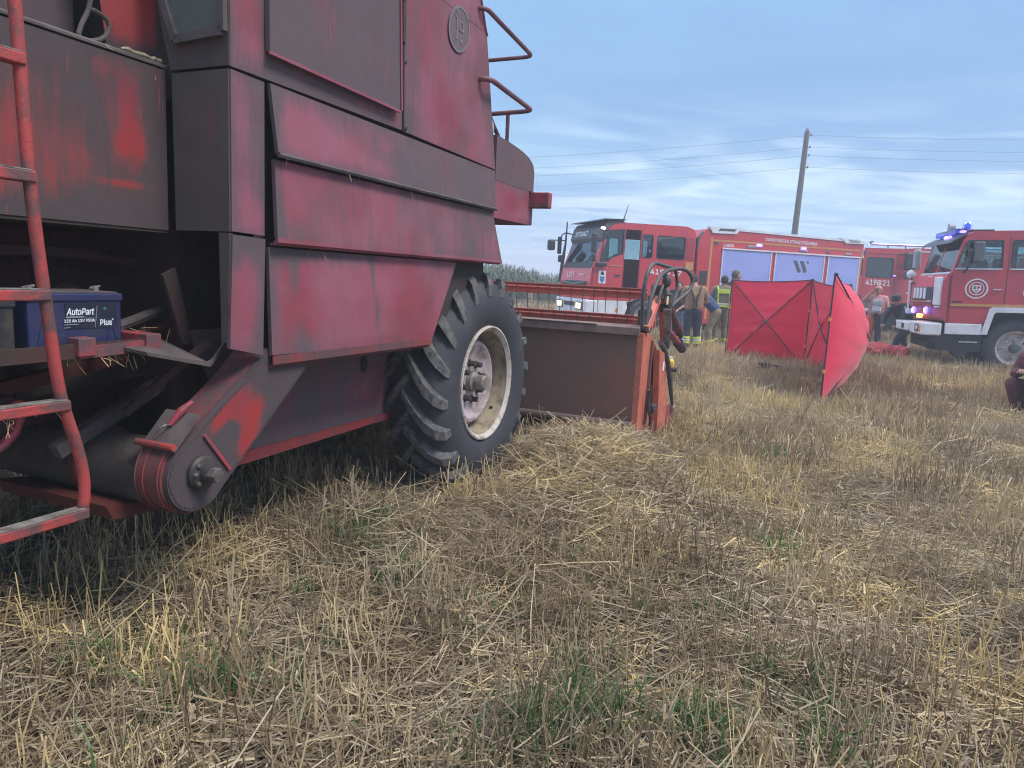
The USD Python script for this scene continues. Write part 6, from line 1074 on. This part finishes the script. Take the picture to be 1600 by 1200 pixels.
person('man bending forward in a blue short sleeved shirt and tan work trousers', (4.66, 17.0), 1.35, dict(pelvis=(0, -.10, .93), hipL=(-.095, -.10, .90), hipR=(.095, -.10, .90), chest=(0, .14, 1.17), neck=(0, .30, 1.30), head=(0, .40, 1.37), shL=(-.19, .24, 1.27), shR=(.19, .24, 1.27), elL=(-.24, .36, 1.02), elR=(.24, .36, 1.02), wrL=(-.2, .55, .86), wrR=(.2, .55, .86), knL=(-.14, .05, .5), knR=(.14, .0, .5), anL=(-.18, .0, .09), anR=(.2, -.08, .09)), 'cloth_blue', 'cloth_olive', legs2='cloth_navy', bands=[('knL', 'anL', .7, .094, .05, 'band_lime'), ('knR', 'anR', .7, .094, .05, 'band_lime')], face_pitch=-.5)
def vest(t, J, sc, fp, g, arms, lgs):
    obj('reflective_patch', sc(rbox(J['chest'] + [-.16, -.175, .04], J['chest'] + [.16, -.150, .14], .01)), 'band_lime', t)
    obj('reflective_patch', sc(rbox(J['pelvis'] + [-.19, -.165, .04], J['pelvis'] + [.19, -.148, .09], .01)), 'band_lime', t); obj('reflective_patch', sc(rbox(J['pelvis'] + [-.19, -.166, .095], J['pelvis'] + [.19, -.150, .135], .01)), 'band_silver', t)
    for s in (-1, 1): obj('reflective_strip', sc(tube(bend([J['pelvis'] + [s * .13, -.165, .1], J['chest'] + [s * .14, -.17, -.08], J['chest'] + [s * .14, -.165, .08], (J['shL'] if s < 0 else J['shR']) + [-s * .03, -.07, .07]], 12), .018, 6)), 'band_lime', t)
person('firefighter from behind in a tan jacket with lime stripes, half hidden by the screen', (4.97, 17.25), -.15, dict(head=(.0, .03, 1.60), elL=(-.29, .06, 1.14), wrL=(-.25, .2, .98)), 'cloth_olive', 'cloth_olive', sleeves='long', jacket=True, bands=[('knL', 'anL', .7, .094, .05, 'band_lime'), ('knR', 'anR', .7, .094, .05, 'band_lime')], extras=vest)
person('grey haired person behind the red screen, only the head showing above it', (5.29, 17.5), -1.3, dict(), 'cloth_navy', 'cloth_navy', sleeves='long', hair='hair_grey', jacket=True, scale=1.07)
person('person in jean shorts and dark shirt behind the header hoses', (3.83, 16.9), 2.6, dict(head=(0, .06, 1.55), elL=(-.24, .10, 1.14), wrL=(-.10, .26, 1.0), elR=(.24, .1, 1.14), wrR=(.12, .27, 1.02)), 'cloth_navy', 'cloth_jeans', shorts=True, scale=.94)
def p6x(t, J, sc, fp, g, arms, lgs):
    obj('shirt_front', sc(blend([m3.Manifold.batch_hull([ell3(J['chest'] + [x, .118, z], (.03, .035, .03)) for x in (-.08, .08) for z in (.08, -.22)])], 2, .03)), 'cloth_stripe', t, smooth=60)
person('bald man in a pink and white striped shirt and orange trousers holding his forehead', (9.80, 19.5), 2.75, dict(elR=(.33, .10, 1.34), wrR=(.14, .15, 1.60), elL=(-.27, .03, 1.13), wrL=(-.2, .2, .95)), 'cloth_pink', 'cloth_navy', legs2='cloth_orange', hair=None, extras=p6x, face_pitch=-.15)
def p7x(t, J, sc, fp, g, arms, lgs):
    obj('helmet', sc(blend([m3.Manifold.batch_hull([m3.Manifold.sphere(r, 12).translate(tuple(fp(c))) for c, r in (((0, -.03, .06), .11), ((0, .02, .07), .10))]), m3.Manifold.batch_hull([ell3(fp(c), (.06, .06, .02)) for c in ((0, .10, .045), (0, -.12, .02), (-.08, 0, .03), (.08, 0, .03))])], 3, .03)), 'truck_black', t, smooth=60)
    for s in 'LR': obj('reflective_band', sc(tube([J['sh' + s] + [-.02, .0, .075], J['sh' + s] * .6 + J['el' + s] * .4 + [0, .05, .055]], .026, 7)), 'band_lime', t)
    obj('reflective_patch', sc(rbox(J['pelvis'] + [-.1, -.17, .02], J['pelvis'] + [.1, -.14, .10], .01)), 'band_silver', t)
person('firefighter in dark uniform and helmet leaning forward with legs apart by the white bumper', (9.62, 17.7), 1.9, dict(pelvis=(0, -.12, .84), hipL=(-.1, -.12, .80), hipR=(.1, -.12, .80), chest=(0, .10, 1.12), neck=(0, .24, 1.28), head=(0, .34, 1.38), shL=(-.2, .18, 1.24), shR=(.2, .18, 1.24), elL=(-.28, .32, 1.0), elR=(.28, .32, 1.0), wrL=(-.2, .45, .82), wrR=(.2, .45, .82), knL=(-.16, .30, .46), knR=(.2, -.25, .46), anL=(-.16, .42, .09), anR=(.22, -.42, .10)), 'cloth_navy', 'cloth_navy', sleeves='long', jacket=True, bands=[('knL', 'anL', .62, .096, .06, 'band_lime'), ('knR', 'anR', .62, .096, .06, 'band_silver')], extras=p7x, face_pitch=-.3)
def p8x(t, J, sc, fp, g, arms, lgs): obj('reflective_patch', sc(rbox(J['pelvis'] + [-.18, -.17, .12], J['pelvis'] + [.18, -.14, .18], .01)), 'print_white', t)
person('person in black with a white belt band, mostly hidden behind the screen edge', (10.25, 21.1), .2, dict(pelvis=(0, -.1, .9), chest=(0, .12, 1.14), neck=(0, .26, 1.26), head=(0, .36, 1.34), shL=(-.19, .2, 1.22), shR=(.19, .2, 1.22), elL=(-.25, .3, .98), elR=(.25, .3, .98), wrL=(-.15, .45, .85), wrR=(.15, .45, .85)), 'cloth_navy', 'cloth_navy', sleeves='long', jacket=True, extras=p8x)
person('person crouching at the right edge of the picture in maroon trousers and dark shoes', (6.56, 8.75), 1.75, dict(pelvis=(0, -.12, .38), hipL=(-.1, -.12, .36), hipR=(.1, -.12, .36), chest=(0, .05, .68), neck=(0, .16, .87), head=(0, .24, 1.0), shL=(-.19, .10, .82), shR=(.19, .10, .82), elL=(-.24, .16, .60), elR=(.24, .16, .60), wrL=(-.08, .26, .64), wrR=(.08, .26, .64), knL=(-.16, .28, .50), knR=(.17, .26, .48), anL=(-.15, .10, .09), anR=(.17, .08, .09)), 'cloth_maroon', 'cloth_maroon', sleeves='long', face_pitch=-.3)
